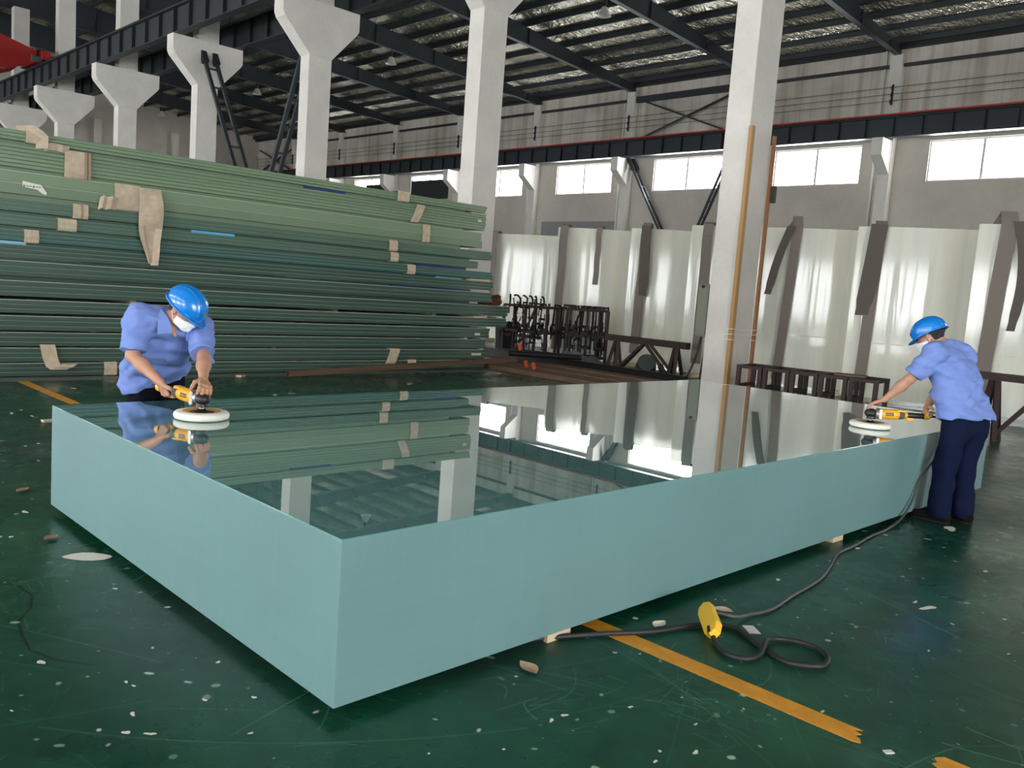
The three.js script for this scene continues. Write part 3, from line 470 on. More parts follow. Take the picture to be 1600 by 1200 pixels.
// ---- standing cast panels behind ----
const panelMat = M.cast;
function panel(x0, z0, x1, z1, h, bulge, label, th = 0.07) {
  const a = V(x0, 0, z0), b = V(x1, 0, z1), d = b.clone().sub(a), L = d.length(); d.normalize(); const nrm = V(-d.z, 0, d.x); if (nrm.x > 0) nrm.negate();   // towards the camera side
  const n = 20, s = new THREE.Shape(), P = (t, off) => { const k = 4 * t * (1 - t) * bulge + off; return a.clone().addScaledVector(d, t * L).addScaledVector(nrm, k); };
  for (let i = 0; i <= n; i++) { const q = P(i / n, 0); if (i) s.lineTo(q.x, -q.z); else s.moveTo(q.x, -q.z); }
  for (let i = n; i >= 0; i--) { const q = P(i / n, th); s.lineTo(q.x, -q.z); }
  s.closePath();
  const g = new THREE.ExtrudeGeometry(s, { depth: h, bevelEnabled: false, curveSegments: 1 }); g.rotateX(-Math.PI / 2); g.translate(0, 0.1, 0);
  return solo('cast_panel', g, panelMat, label, 'acrylic panel', 'tall cast panels standing in a row');
}
panel(17.4, -19.2, 18.9, -15.6, 3.1, 0.08, 'tall clear panel just right of the second column, leftmost of the standing panels');
panel(15.72, -14.55, 16.8, -13.0, 3.1, 0.12, 'tall clear panel behind the clamp rack, with a sling over its left edge');
panel(15.95, -12.45, 16.95, -10.9, 3.1, 0.1, 'tall clear panel behind the steel trestle, sling over its top');
panel(15.5, -10.5, 16.6, -8.6, 3.12, 0.12, 'tall clear panel half hidden by the nearest column');
panel(15.75, -9.0, 16.55, -6.95, 3.1, 0.12, 'tall clear panel right of the nearest column, with a looped sling');
panel(15.6, -6.95, 16.4, -4.85, 3.1, 0.12, 'tall clear panel behind the right worker, with a grey sling at its left edge');
panel(15.4, -4.85, 16.2, -2.75, 3.12, 0.12, 'tall clear panel at the right picture edge');
panel(16.3, -2.75, 17.0, -0.6, 3.12, 0.1, 'tall clear panel outside the right picture edge');
[[17.3, -18.5], [18.6, -16.2], [15.9, -14.3], [16.6, -13.2], [16.1, -12.2], [16.8, -11.1], [15.65, -10.2], [16.4, -8.9], [15.85, -8.6], [16.4, -7.2], [15.75, -6.6], [16.25, -5.1], [15.5, -4.5], [16.1, -3], [16.4, -2.4], [16.9, -0.8]].forEach(([x, z], i) => solo('support_block', bx(x - 0.2, x + 0.2, 0, 0.1, z - 0.06, z + 0.06), M.woodPale, `low timber support under the ${i % 2 ? 'right' : 'left'} end of the ${ORD[i >> 1]} standing panel from the left`, 'block', 'supports under the standing panels'));
// grey slings over the panels: a strip down the front and one behind
function panelSling(x, z, top, frontLen, backLen, label, w = 0.17, dx = 0, loop = 0, tail = null) {
  const dirx = 0.35, dirz = 0.94, pts = [];
  const F = (k, y, off) => [x - 0.94 * off + dirx * k, y, z + 0.35 * off + dirz * k];
  const n = 14;
  for (let i = n; i >= 1; i--) pts.push(F(dx * (i / n), top - frontLen * i / n, 0.2 + 0.02 * Math.sin(i)));
  pts.push(F(0, top + 0.03, 0.16), F(-loop * 0.2, top + 0.07 + loop, 0.06), F(-loop * 0.4, top + 0.05 + loop * 0.6, -0.06), F(-loop, top - 0.02, -0.1));
  for (let i = 1; i <= 8; i++) pts.push(F(-loop - 0.02 * i, top - backLen * i / 8, -0.12));
  const o = thing('lifting_sling', label, 'sling', 'grey slings over the standing panels');
  part(o, 'webbing', ribbon(pts, [dirx * w, 0, dirz * w], 0.012), M.webGrey);
  if (tail) { const [k, len, tw, bend] = tail, q = []; for (let i = 0; i <= 12; i++) { const t = i / 12; q.push(F(k * Math.sin(Math.min(1, 0.25 + t) * 1.57) + bend * t * t, top + 0.02 - len * t, 0.235 + 0.02 * Math.sin(t * 5))); } part(o, 'hanging_tail', ribbon(q, q.map((_, i) => { const ww = tw * (i > 10 ? 0.8 : 1); return [dirx * ww, 0, dirz * ww]; }), 0.014), std(0x5d554f, 0.95)); }
  return settle(o);
}
panelSling(15.78, -14.32, 3.2, 3.0, 1.0, 'grey sling at the left edge of the panel behind the clamp rack', 0.2);
panelSling(16.25, -13.6, 3.2, 1.35, 0.8, 'short grey sling over the middle of the panel behind the clamp rack', 0.13);
panelSling(16.05, -12.05, 3.23, 2.9, 1.9, 'grey sling on the panel behind the steel trestle', 0.2, -0.05, 0.02, [0.05, 1.6, 0.22, 0.0]);
panelSling(15.65, -10.15, 3.22, 2.9, 1.0, 'grey sling on the panel left of the nearest column', 0.2);
panelSling(15.95, -8.3, 3.2, 3.0, 1.5, 'grey sling with a loop standing up over the panel right of the column', 0.18, -0.12, 0.16, [-0.3, 1.35, 0.16, -0.15]);
panelSling(15.76, -6.6, 3.22, 3.0, 1.9, 'broad grey sling behind the right worker, left of him', 0.2, -0.06, 0.02, [-0.06, 1.65, 0.28, -0.1]);
panelSling(15.55, -4.45, 3.24, 3.0, 2.1, 'broad grey sling above the right trestle', 0.24, -0.14, 0.12, [0.32, 1.75, 0.15, -0.12]);
panelSling(17.5, -18.7, 3.2, 2.6, 1.0, 'grey sling on the leftmost standing panel', 0.3);

// ---- planks, beam, brown tube ----
[[11.5, 12.05, 0, 0.09, 'wide brown plank nearest the block, left of the column'], [12.1, 12.6, 0.0, 0.11, 'wide brown plank behind the nearest plank'], [12.65, 13.1, 0.0, 0.13, 'brown plank against the dark steel beam']].forEach(([x0, x1, y0, y1, l], i) => {
  const g = metreUV(rbx(x0, x1, y0, y1, -12.75 + i * 0.35, -8.4, 0.006, 1), i * 0.7, 0); solo('plank', g, M.plank, l, 'plank'); });
{ const o = thing('steel_channel', 'long dark steel channel lying behind the brown planks', 'steel beam'); part(o, 'web', bar([13.22, 0.14, -14.3], [13.22, 0.14, -8.75], 0.03, 0.2), M.iron); part(o, 'flange', bar([13.16, 0.24, -14.3], [13.16, 0.24, -8.75], 0.14, 0.015), M.iron); part(o, 'flange', bar([13.16, 0.04, -14.3], [13.16, 0.04, -8.75], 0.14, 0.015), M.iron); settle(o); }
{ // hollow square tube leaning up along the stack
  const o = thing('steel_tube', 'brown square steel tube leaning along the foot of the stack', 'steel tube'), p = [6.75, 0.05, -11.7], q = [11.9, 0.22, -11.9];
  for (const [w, h, dy, dz] of [[0.09, 0.008, 0.041, 0], [0.09, 0.008, -0.041, 0], [0.008, 0.09, 0, 0.041], [0.008, 0.09, 0, -0.041]]) part(o, 'wall', bar([p[0], p[1] + dy, p[2] + dz], [q[0], q[1] + dy, q[2] + dz], w, h), M.plank); settle(o);
}
solo('pipe', rod([11.75, 0.34, -11.95], [13.05, 0.33, -11.2], 0.055, 14), M.iron, 'short dark pipe end on the planks at the end of the stack', 'pipe');
for (const [x, y, z, w] of [[11.93, 0.405, -11.84, 'uppermost of the three'], [11.9, 0.09, -11.6, 'middle of the three'], [11.75, 0.09, -11.25, 'lowest of the three']]) { const g = rbx(-0.035, 0.035, -0.07, 0.07, -0.02, 0.02, 0.01, 1); g.rotateZ(0.4); g.computeBoundingBox(); g.translate(x, y - g.boundingBox.min.y, z); solo('orange_clip', g, M.orange, 'orange clip at the end of the stack, ' + w, 'clip'); }
{ const o = thing('waste_bin', 'dark bin standing behind the right end of the stack', 'bin'); const g = new THREE.CylinderGeometry(0.3, 0.26, 0.75, 24, 1, true); g.translate(15.1, 0.375, -15.5); part(o, 'tub', g, std(lin(0.02, 0.02, 0.025), 0.6, 0, { side: THREE.DoubleSide })); const b = new THREE.CylinderGeometry(0.26, 0.26, 0.02, 24); b.translate(15.1, 0.01, -15.5); part(o, 'bottom', b, M.black); const r = new THREE.TorusGeometry(0.3, 0.015, 8, 24); r.rotateX(Math.PI / 2); r.translate(15.1, 0.75, -15.5); part(o, 'rim', r, M.black); settle(o); }
solo('steel_tube', bar([14.75, 0.48, -15.2], [14.9, 0.48, -14.1], 0.06, 0.08), M.rust, 'rusty tube sticking out beside the dark bin', 'steel tube');

// ---- racks hung with clamps ----
function clampRack(A, B, depth, h, label) {
  const o = thing('clamp_rack', label, 'rack'), a = V(...A), b = V(...B), d = b.clone().sub(a); const L = d.length(); d.normalize(); const n = V(-d.z, 0, d.x);
  const P = (t, k, y) => { const q = a.clone().addScaledVector(d, t * L).addScaledVector(n, k * depth); return [q.x, y, q.z]; };
  for (const t of [0, 0.5, 1]) for (const k of [0, 1]) part(o, 'post', bar(P(t, k, 0), P(t, k, h), 0.055, 0.055, V(d.x, 0, d.z)), M.rust);
  for (const y of [h, h * 0.53, h * 0.14]) for (const k of [0, 1]) part(o, 'rail', bar(P(0, k, y), P(1, k, y), 0.05, 0.06), M.rust);
  for (const t of [0, 0.5, 1]) for (const y of [h, h * 0.53]) part(o, 'cross_rail', bar(P(t, 0, y), P(t, 1, y), 0.05, 0.05), M.rust);
  part(o, 'strut', bar(P(0.1, 0, h * 0.14), P(0.5, 0, h), 0.04, 0.04), M.rust);
  return { o: settle(o), P, h };
}
const rackA = clampRack([14.3, 0, -14.45], [14.55, 0, -13.3], 0.45, 1.23, 'rusty steel rack hung with clamps, left one'), rackB = clampRack([14.62, 0, -13.25], [15.45, 0, -12.75], 0.5, 1.25, 'rusty steel rack hung with clamps, right one beside the white rod');
function clampF(len) { // bar clamp that hangs by its fixed jaw
  const o = new THREE.Group(); const p = (n, g) => { const m = new THREE.Mesh(g, M.iron); m.name = n; o.add(m); return m; };
  p('bar', bx(-0.018, 0.018, -len, 0.06, -0.006, 0.006)); p('fixed_jaw', merge([bx(0, 0.15, 0.02, 0.06, -0.012, 0.012), bx(0.12, 0.15, -0.02, 0.03, -0.012, 0.012)]));
  p('sliding_jaw', merge([bx(-0.03, 0.15, -len * 0.55 - 0.03, -len * 0.55 + 0.02, -0.014, 0.014)])); const s = p('screw', rod([0.135, -len * 0.55 - 0.16, 0], [0.135, -len * 0.55 + 0.12, 0], 0.011, 8)); 
  const m = new THREE.Mesh(rod([0.08, -len * 0.55 - 0.15, 0], [0.19, -len * 0.55 - 0.15, 0], 0.006, 6), M.iron); m.name = 'handle'; s.add(m); return o;
}
function clampC() { // heavy G clamp
  const o = new THREE.Group(), p = (n, g) => { const m = new THREE.Mesh(g, M.iron); m.name = n; o.add(m); return m; };
  const pts = []; for (let i = 0; i <= 10; i++) { const a = -1.9 + i / 10 * 3.8; pts.push([0.11 * Math.cos(a) * 1.0, 0.14 * Math.sin(a), 0]); }
  p('frame', tube(pts, 0.022, 20, 6)); const s = p('screw', rod([-0.06, -0.3, 0], [-0.06, 0.06, 0], 0.013, 8)); const m = new THREE.Mesh(rod([-0.13, -0.29, 0], [0.01, -0.29, 0], 0.007, 6), M.iron); m.name = 'handle'; s.add(m); p('pad', rod([-0.06, 0.06, 0], [-0.06, 0.08, 0], 0.025, 10)); return o;
}
{
  const fs = [0.55, 0.75, 0.95].map(clampF), gc = clampC(); let k = 0;
  const hang = (src, pos, turn, nm, lab, roll = 0) => { lab = (nm === 'bar_clamp' ? 'black bar clamp' : 'black bow-shaped screw clamp') + ' on the ' + lab; const c = src.clone(); c.name = numbered(nm); c.position.set(...pos); c.rotation.set(0, turn, roll, 'YXZ'); scene.add(c); tag(c, lab, 'clamp', nm === 'bar_clamp' ? 'bar clamps hung on the racks' : 'screw clamps hung on the racks'); };
  for (let i = 0; i < 24; i++) { const P = rackB.P((i + 0.5) / 24, i % 2 ? 0 : 1, 1.25 + 0.0); hang(fs[i % 5 < 3 ? 2 : 1], [P[0], P[1] + 0.03, P[2]], rr(-0.6, 0.9), 'bar_clamp', `right rack's upper rail, ${ORD[i]} from its left end`, rr(-0.06, 0.06)); }
  for (let i = 0; i < 15; i++) { const P = rackB.P((i + 0.3) / 15, i % 2, 0.66); hang(i % 3 ? fs[0] : gc, [P[0], P[1] + 0.03, P[2]], rr(-0.9, 0.9), i % 3 ? 'bar_clamp' : 'screw_clamp', `right rack's middle rail, ${ORD[i]} from its left end`); }
  for (let i = 0; i < 13; i++) { const P = rackA.P((i + 0.6) / 13.6, i % 2, 1.23); const g = i % 2; hang(g ? gc : fs[i % 3 ? 0 : 1], [P[0], P[1] + (g ? 0.1 : 0.03), P[2]], rr(-1, 1.4), g ? 'screw_clamp' : 'bar_clamp', `left rack's upper rail, ${ORD[i]} from its left end`, g ? rr(-0.5, 0.5) : rr(-0.08, 0.08)); }
  for (let i = 0; i < 16; i++) { const P = rackA.P((i + 0.4) / 16, i % 2, 0.65); const g = i % 3 !== 0; hang(g ? gc : fs[0], [P[0], P[1] + (g ? 0.07 : 0.03), P[2]], rr(-1, 1.4), g ? 'screw_clamp' : 'bar_clamp', `left rack's middle rail, ${ORD[i]} from its left end`, g ? rr(-2.6, 0.6) : 0); }
}
solo('white_rod', rod([14.5, 0.0, -12.98], [14.62, 1.3, -13.05], 0.02, 10), M.white, 'white rod leaning upright against the clamp rack', 'rod');
{ const lump = (x, z, sx, sy, sz, s, lab, mat) => { const g = new THREE.IcosahedronGeometry(1, 3), p = g.attributes.position; for (let i = 0; i < p.count; i++) { const a = p.getX(i), b = p.getY(i), c = p.getZ(i), k = 0.8 + 0.55 * vnoise(a * 2.6 + 8 + s, b * 2.6 + c * 2 + 8, 64, 64, s); p.setXYZ(i, a * sx * k, Math.max(0, b * k + 0.35) * sy, c * sz * k); } g.translate(x, 0.002, z); g.computeVertexNormals(); solo('cover_bundle', g, mat, lab, 'bundle'); };
  lump(14.05, -12.3, 0.28, 0.24, 0.34, 3, 'grey crumpled cover lying before the clamp rack', std(0x5c5d5f, 0.7)); lump(14.0, -11.72, 0.18, 0.2, 0.24, 7, 'smaller grey bundle lying beside the trestle leg', std(0x4b4c4e, 0.7)); }
{ const o = thing('motor_cover', 'dark round machine cover on the floor under the trestle', 'machine part'); const c = new THREE.CylinderGeometry(0.19, 0.22, 0.26, 20); c.rotateZ(1.0); c.rotateY(0.7); c.translate(14.45, 0.23, -10.6); part(o, 'drum', c, std(lin(0.05, 0.06, 0.06), 0.5)); const b = rbx(-0.17, 0.17, 0, 0.3, -0.02, 0.02, 0.008, 1); b.rotateX(-0.35); b.rotateY(0.9); b.translate(14.6, 0.02, -10.25); part(o, 'flap', b, M.black); settle(o); }
// ---- trestles ----
function trestle(x, z0, z1, top, th, spread, label) {
  const o = thing('steel_trestle', label, 'trestle'), zm = (z0 + z1) / 2;
  part(o, 'top_beam', bx(x - 0.08, x + 0.08, top - th, top, z0, z1), M.rust);
  for (const s of [0, 1]) {
    const zt = s ? z1 - 0.28 : z0 + 0.28, sg = s ? 1 : -1;
    for (const [dz, dx] of [[0.12 * sg, -spread], [0.12 * sg, spread], [-0.1 * sg, -spread * 0.6], [-0.1 * sg, spread * 0.6]]) part(o, 'leg', bar([x + dx * 0.1, top - th, zt + dz * 0.3], [x + dx, 0, zt + dz], 0.07, 0.05), M.rust);
    part(o, 'diagonal', bar([x - 0.04, top - th, zm + 0.04 * sg], [x - 0.06, 0.1, zt - 0.1 * sg], 0.05, 0.05), M.rust); part(o, 'diagonal', bar([x + 0.06, top - th, zm + 0.08 * sg], [x + 0.12, 0.1, zt - 0.06 * sg], 0.05, 0.05), M.rust);
  }
  return settle(o);
}
trestle(14.2, -11.5, -9.45, 0.8, 0.13, 0.16, 'rusty steel trestle left of the nearest column');
trestle(12.98, -3.9, -1.9, 0.94, 0.1, 0.16, 'rusty steel trestle at the right picture edge behind the worker');
// ---- row of low steel stands ----
for (let i = 0; i < 5; i++) {
  const o = thing('steel_stand', ['leftmost', 'second from the left', 'middle', 'second from the right', 'rightmost'][i] + ' of the five low rusty steel stands behind the block', 'stand', 'low steel stands in a row');
  const w = 0.405, A = V(11.88 + 0.34 * i / 5, 0, -6.98 + 2.1 * i / 5), d = V(0.16, 0, 0.987), n = V(0.987, 0, -0.16), P = (a, b, y) => { const q = A.clone().addScaledVector(d, a).addScaledVector(n, b); return [q.x, y, q.z]; }, t = 0.062, H = 0.68, D = 0.72;
  for (const a of [t / 2, w - t / 2]) for (const b of [t / 2, D - t / 2]) part(o, 'post', bar(P(a, b, 0), P(a, b, H - 0.04), t, t, V(0.16, 0, 0.987)), M.rust);
  for (const b of [t / 2, D - t / 2]) { part(o, 'top_rail', bar(P(0, b, H - 0.02), P(w, b, H - 0.02), t, 0.045), M.rust); part(o, 'lower_rail', bar(P(t, b, 0.2), P(w - t, b, 0.2), 0.04, 0.05), M.rust); }
  for (const a of [t / 2, w - t / 2]) { part(o, 'side_rail', bar(P(a, t, H - 0.02), P(a, D - t, H - 0.02), t, 0.045), M.rust); part(o, 'lower_rail', bar(P(a, t, 0.36), P(a, D - t, 0.36), 0.04, 0.05), M.rust); }
  settle(o);
}
{ const g = rbx(-0.2, 0.2, 0, 0.02, -0.22, 0.22, 0.004, 1); g.rotateY(0.3); g.translate(12.55, 0.681, -5.45); solo('cardboard_sheet', g, std(0x6d5846, 0.9), 'flat brown cardboard lying on the low steel stands', 'cardboard'); }
// ---- things on the nearest column ----
const CZ = -8.15;
solo('corner_batten', metreUV(bar([13.485, 0, CZ + 0.052], [13.485, 4.72, CZ + 0.052], 0.07, 0.1, V(1, 0, 0))), M.wood, 'long timber batten tied to the left front corner of the nearest column', 'batten');
solo('corner_batten', metreUV(bar([14.29, 0, CZ + 0.045], [14.29, 4.68, CZ + 0.045], 0.05, 0.07, V(1, 0, 0))), std(0x9a6a48, 0.8), 'darker timber batten tied to the right front corner of the nearest column', 'batten');
[[0.98, 'lowest'], [1.08, 'middle'], [1.17, 'topmost']].forEach(([y, w]) => { const o = []; const q = [[13.43, y, CZ - 0.1], [13.43, y + 0.01, CZ + 0.1], [13.88, y - 0.01, CZ + 0.09], [14.33, y + 0.01, CZ + 0.1], [14.33, y, CZ - 0.1]]; solo('tie_wire', tube(q, 0.006, 40, 6, 0.1), M.white, w + ' of three pale ties around the nearest column', 'tie'); });
{ const g = rbx(-0.05, 0.05, 0, 0.3, -0.05, 0.05, 0.02, 2); g.translate(14.36, 3.5, CZ + 0.09); solo('tape_bundle', g, std(0x3e3a36, 0.8), 'dark tape wrapped on the right batten of the nearest column', 'tape'); }
{
  const o = thing('electrical_box', 'greenish grey electrical cabinet on the far side of the nearest column', 'cabinet'); const b = part(o, 'cabinet', rbx(13.55, 14.05, 0.98, 1.95, -8.92, -8.66, 0.015, 2), std(0x77786a, 0.6)); part(o, 'door', rbx(13.535, 13.552, 1.02, 1.91, -8.9, -8.68, 0.005, 1), std(0x7c7d6f, 0.55)); part(o, 'switch', rod([13.51, 1.9, -8.8], [13.54, 1.9, -8.8], 0.03, 10), M.black);
  part(o, 'cable', tube([[13.7, 0.98, -8.85], [13.66, 0.6, -8.9], [13.6, 0.25, -9.0], [13.55, 0.02, -9.1]], 0.018), M.rubber); part(o, 'cable', tube([[13.8, 0.98, -8.78], [13.78, 0.55, -8.82], [13.75, 0.02, -8.85]], 0.018), M.rubber); settle(o);
}
// ---- litter on the floor ----
function leaf(x, z, turn, len, label, col) {
  const n = 8, pos = [], idx = []; for (let i = 0; i <= n; i++) { const t = i / n, w = Math.sin(Math.PI * Math.pow(t, 0.8)) * len * 0.3 + 0.001; for (let k = -2; k <= 2; k++) { pos.push((t - 0.5) * len, 0.004 + len * 0.35 * (t - 0.4) ** 2 + Math.abs(k) * w * 0.22, k / 2 * w); } }
  for (let i = 0; i < n; i++) for (let k = 0; k < 4; k++) { const a = i * 5 + k; idx.push(a, a + 1, a + 6, a, a + 6, a + 5); }
  const g = new THREE.BufferGeometry(); g.setAttribute('position', new THREE.Float32BufferAttribute(pos, 3)); g.setIndex(idx); g.computeVertexNormals(); g.rotateY(turn); g.translate(x, 0, z);
  solo('dry_leaf', g, std(col, 0.8, 0, { side: THREE.DoubleSide }), label, 'leaf');
}
leaf(1.66, -6.27, 0.6, 0.11, 'curled brown leaf left of the block, far one', 0x9b7f68);
leaf(1.5, -5.11, 0.5, 0.1, 'curled brown leaf left of the block, near one', 0x8f7460);
leaf(3.88, -2.22, 2.2, 0.12, 'pale brown leaf above the yellow plug', 0xbfa890);
leaf(2.55, -2.34, 1.4, 0.12, 'brown leaf on the floor before the long side of the block', 0xb09377);
leaf(3.44, -2.3, 0.1, 0.1, 'pale curled leaf beside the black cable', 0xd8cbb8);
{ const g = rbx(-0.05, 0.05, 0, 0.003, -0.03, 0.03, 0.001, 1); g.rotateY(0.9); g.translate(3.8, 0, -2.0); solo('paper_scrap', g, std(0xd4d2cc, 0.8), 'white paper scrap beside the black cable loop', 'paper'); }
{ const g = rbx(-0.012, 0.012, 0, 0.004, -0.018, 0.018, 0.001, 1); g.rotateY(1.0); g.translate(3.17, 0, -1.07); solo('paper_scrap', g, std(0xc8ccc4, 0.8), 'grey paper scrap near the torn end of the yellow line', 'paper'); }
{ const g = rbx(-0.06, 0.06, 0, 0.03, -0.05, 0.05, 0.01, 1); g.rotateY(0.5); g.translate(6.03, 0, -11.8); solo('wood_scrap', g, M.woodPale, 'beige wood scrap at the foot of the stack', 'scrap'); }
{ const g = rbx(-0.06, 0.06, 0, 0.02, -0.05, 0.05, 0.006, 1); g.translate(2.57, 0, -8.87); solo('wood_scrap', g, M.woodPale, 'small pale scrap on the floor left of the block corner', 'scrap'); }

// ================= PEOPLE =================
// surface nets: one smooth closed mesh from a distance field
function nets(f, lo, hi, h) {
  const nx = Math.ceil((hi[0] - lo[0]) / h) + 1, ny = Math.ceil((hi[1] - lo[1]) / h) + 1, nz = Math.ceil((hi[2] - lo[2]) / h) + 1, val = new Float32Array(nx * ny * nz), id = new Int32Array(nx * ny * nz).fill(-1), pos = [], idx = [];
  const at = (i, j, k) => (k * ny + j) * nx + i;
  for (let k = 0; k < nz; k++) for (let j = 0; j < ny; j++) for (let i = 0; i < nx; i++) val[at(i, j, k)] = (i === 0 || j === 0 || k === 0 || i === nx - 1 || j === ny - 1 || k === nz - 1) ? Math.max(1e-4, f(lo[0] + i * h, lo[1] + j * h, lo[2] + k * h)) : f(lo[0] + i * h, lo[1] + j * h, lo[2] + k * h);
  const E = [[0, 1], [2, 3], [4, 5], [6, 7], [0, 2], [1, 3], [4, 6], [5, 7], [0, 4], [1, 5], [2, 6], [3, 7]];
  for (let k = 0; k < nz - 1; k++) for (let j = 0; j < ny - 1; j++) for (let i = 0; i < nx - 1; i++) {
    const c = [at(i, j, k), at(i + 1, j, k), at(i, j + 1, k), at(i + 1, j + 1, k), at(i, j, k + 1), at(i + 1, j, k + 1), at(i, j + 1, k + 1), at(i + 1, j + 1, k + 1)];
    let m = 0; for (let q = 0; q < 8; q++) if (val[c[q]] < 0) m |= 1 << q; if (m === 0 || m === 255) continue;
    let sx = 0, sy = 0, sz = 0, n = 0;
    for (const [a, b] of E) { const A = val[c[a]], B = val[c[b]]; if ((A < 0) === (B < 0)) continue; const t = A / (A - B); sx += (a & 1) + ((b & 1) - (a & 1)) * t; sy += ((a >> 1) & 1) + (((b >> 1) & 1) - ((a >> 1) & 1)) * t; sz += (a >> 2) + ((b >> 2) - (a >> 2)) * t; n++; }
    id[c[0]] = pos.length / 3; pos.push(lo[0] + (i + sx / n) * h, lo[1] + (j + sy / n) * h, lo[2] + (k + sz / n) * h);
  }
  const quad = (a, b, c, d, flip) => { if (a < 0 || b < 0 || c < 0 || d < 0) return; flip ? idx.push(a, c, b, a, d, c) : idx.push(a, b, c, a, c, d); };
  for (let k = 1; k < nz - 1; k++) for (let j = 1; j < ny - 1; j++) for (let i = 1; i < nx - 1; i++) {
    const v = val[at(i, j, k)] < 0;
    if (v !== val[at(i + 1, j, k)] < 0) quad(id[at(i, j - 1, k - 1)], id[at(i, j, k - 1)], id[at(i, j, k)], id[at(i, j - 1, k)], !v);
    if (v !== val[at(i, j + 1, k)] < 0) quad(id[at(i - 1, j, k - 1)], id[at(i - 1, j, k)], id[at(i, j, k)], id[at(i, j, k - 1)], !v);
    if (v !== val[at(i, j, k + 1)] < 0) quad(id[at(i - 1, j - 1, k)], id[at(i, j - 1, k)], id[at(i, j, k)], id[at(i - 1, j, k)], !v);
  }
  const nrm = new Float32Array(pos.length), e = h * 0.6;
  for (let i = 0; i < pos.length; i += 3) { const x = pos[i], y = pos[i + 1], z = pos[i + 2]; let a = f(x + e, y, z) - f(x - e, y, z), b = f(x, y + e, z) - f(x, y - e, z), c = f(x, y, z + e) - f(x, y, z - e); const L = Math.hypot(a, b, c) || 1; nrm[i] = a / L; nrm[i + 1] = b / L; nrm[i + 2] = c / L; }
  const g = new THREE.BufferGeometry(); g.setAttribute('position', new THREE.Float32BufferAttribute(pos, 3)); g.setAttribute('normal', new THREE.BufferAttribute(nrm, 3)); g.setIndex(idx); return g;
}
// capsule between two joints with two radii; ell: an ellipsoid with its own axes
const cap = (a, b, ra, rb = ra) => ({ a, b, ra, rb, d: [b[0] - a[0], b[1] - a[1], b[2] - a[2]], L2: Math.max(1e-9, (b[0] - a[0]) ** 2 + (b[1] - a[1]) ** 2 + (b[2] - a[2]) ** 2) });
const ell = (c, r, ax) => ({ c, r, ax, m: Math.min(...r) });
function dist(q, x, y, z) {
  if (q.c) { const X = x - q.c[0], Y = y - q.c[1], Z = z - q.c[2], A = q.ax; const u = (X * A[0].x + Y * A[0].y + Z * A[0].z) / q.r[0], v = (X * A[1].x + Y * A[1].y + Z * A[1].z) / q.r[1], w = (X * A[2].x + Y * A[2].y + Z * A[2].z) / q.r[2]; const k0 = Math.hypot(u, v, w), k1 = Math.hypot(u / q.r[0], v / q.r[1], w / q.r[2]); return k1 < 1e-9 ? -q.m : k0 * (k0 - 1) / k1; }
  const X = x - q.a[0], Y = y - q.a[1], Z = z - q.a[2]; let t = (X * q.d[0] + Y * q.d[1] + Z * q.d[2]) / q.L2; t = t < 0 ? 0 : t > 1 ? 1 : t;
  return Math.hypot(X - q.d[0] * t, Y - q.d[1] * t, Z - q.d[2] * t) - (q.ra + (q.rb - q.ra) * t);
}
const field = (prims, k) => (x, y, z) => { let d = 1e3; for (const q of prims) { const e = dist(q, x, y, z), m = k - Math.abs(d - e); d = Math.min(d, e) - (m > 0 ? m * m / k * 0.25 : 0); } return d; };
const plane = (p, n) => { const L = Math.hypot(...n); return (x, y, z) => ((x - p[0]) * n[0] + (y - p[1]) * n[1] + (z - p[2]) * n[2]) / L; };
const add = (p, v, s = 1) => [p[0] + v.x * s, p[1] + v.y * s, p[2] + v.z * s];
const mix = (a, b, t) => a.map((v, i) => v + (b[i] - v) * t);
const bounds = (pts, pad) => { const lo = [9, 9, 9].map((_, i) => Math.min(...pts.map((p) => p[i])) - pad), hi = [9, 9, 9].map((_, i) => Math.max(...pts.map((p) => p[i])) + pad); return [lo, hi]; };

function handPrims(w, fwd, dors, thumbSide, curls, spread = 0.12, thumbCurl = 0.5) {
  const F = V(...fwd).normalize(), D = V(...dors); D.addScaledVector(F, -D.dot(F)).normalize(); const S = new THREE.Vector3().crossVectors(D, F).multiplyScalar(thumbSide), out = [], tips = [];
  const off = [0.031, 0.0105, -0.0105, -0.031], len = [0.074, 0.082, 0.076, 0.06];
  for (let i = 0; i < 4; i++) {
    const kn = add(add(add(w, F, 0.088 - (i === 3 ? 0.008 : i === 0 ? 0.003 : 0)), S, off[i]), D, -0.002);
    out.push(cap(add(add(w, S, off[i] * 0.55), F, 0.012), kn, 0.015, 0.0125));
    let dir = F.clone().addScaledVector(S, spread * off[i] / 0.031).normalize(), th = 0, p = kn;
    for (const [f, c] of [[0.44, 0.8], [0.31, 1.1], [0.25, 0.7]]) { th += curls[i] * c; const d = dir.clone().multiplyScalar(Math.cos(th)).addScaledVector(D, -Math.sin(th)), q = add(p, d, len[i] * f); out.push(cap(p, q, 0.0094, 0.0084)); p = q; }
    tips.push(p);
  }
  const t0 = add(add(w, F, 0.024), S, 0.026), d1 = S.clone().multiplyScalar(0.75).addScaledVector(F, 0.6).addScaledVector(D, -0.35 * thumbCurl - 0.1).normalize(), t1 = add(t0, d1, 0.04), d2 = S.clone().multiplyScalar(0.35).addScaledVector(F, 0.85).addScaledVector(D, -0.9 * thumbCurl).normalize(), t2 = add(t1, d2, 0.032), t3 = add(t2, d2, 0.024);
  out.push(cap(t0, t1, 0.0145, 0.012), cap(t1, t2, 0.0115, 0.0102), cap(t2, t3, 0.0102, 0.0088)); tips.push(t3);
  return { prims: out, tips };
}
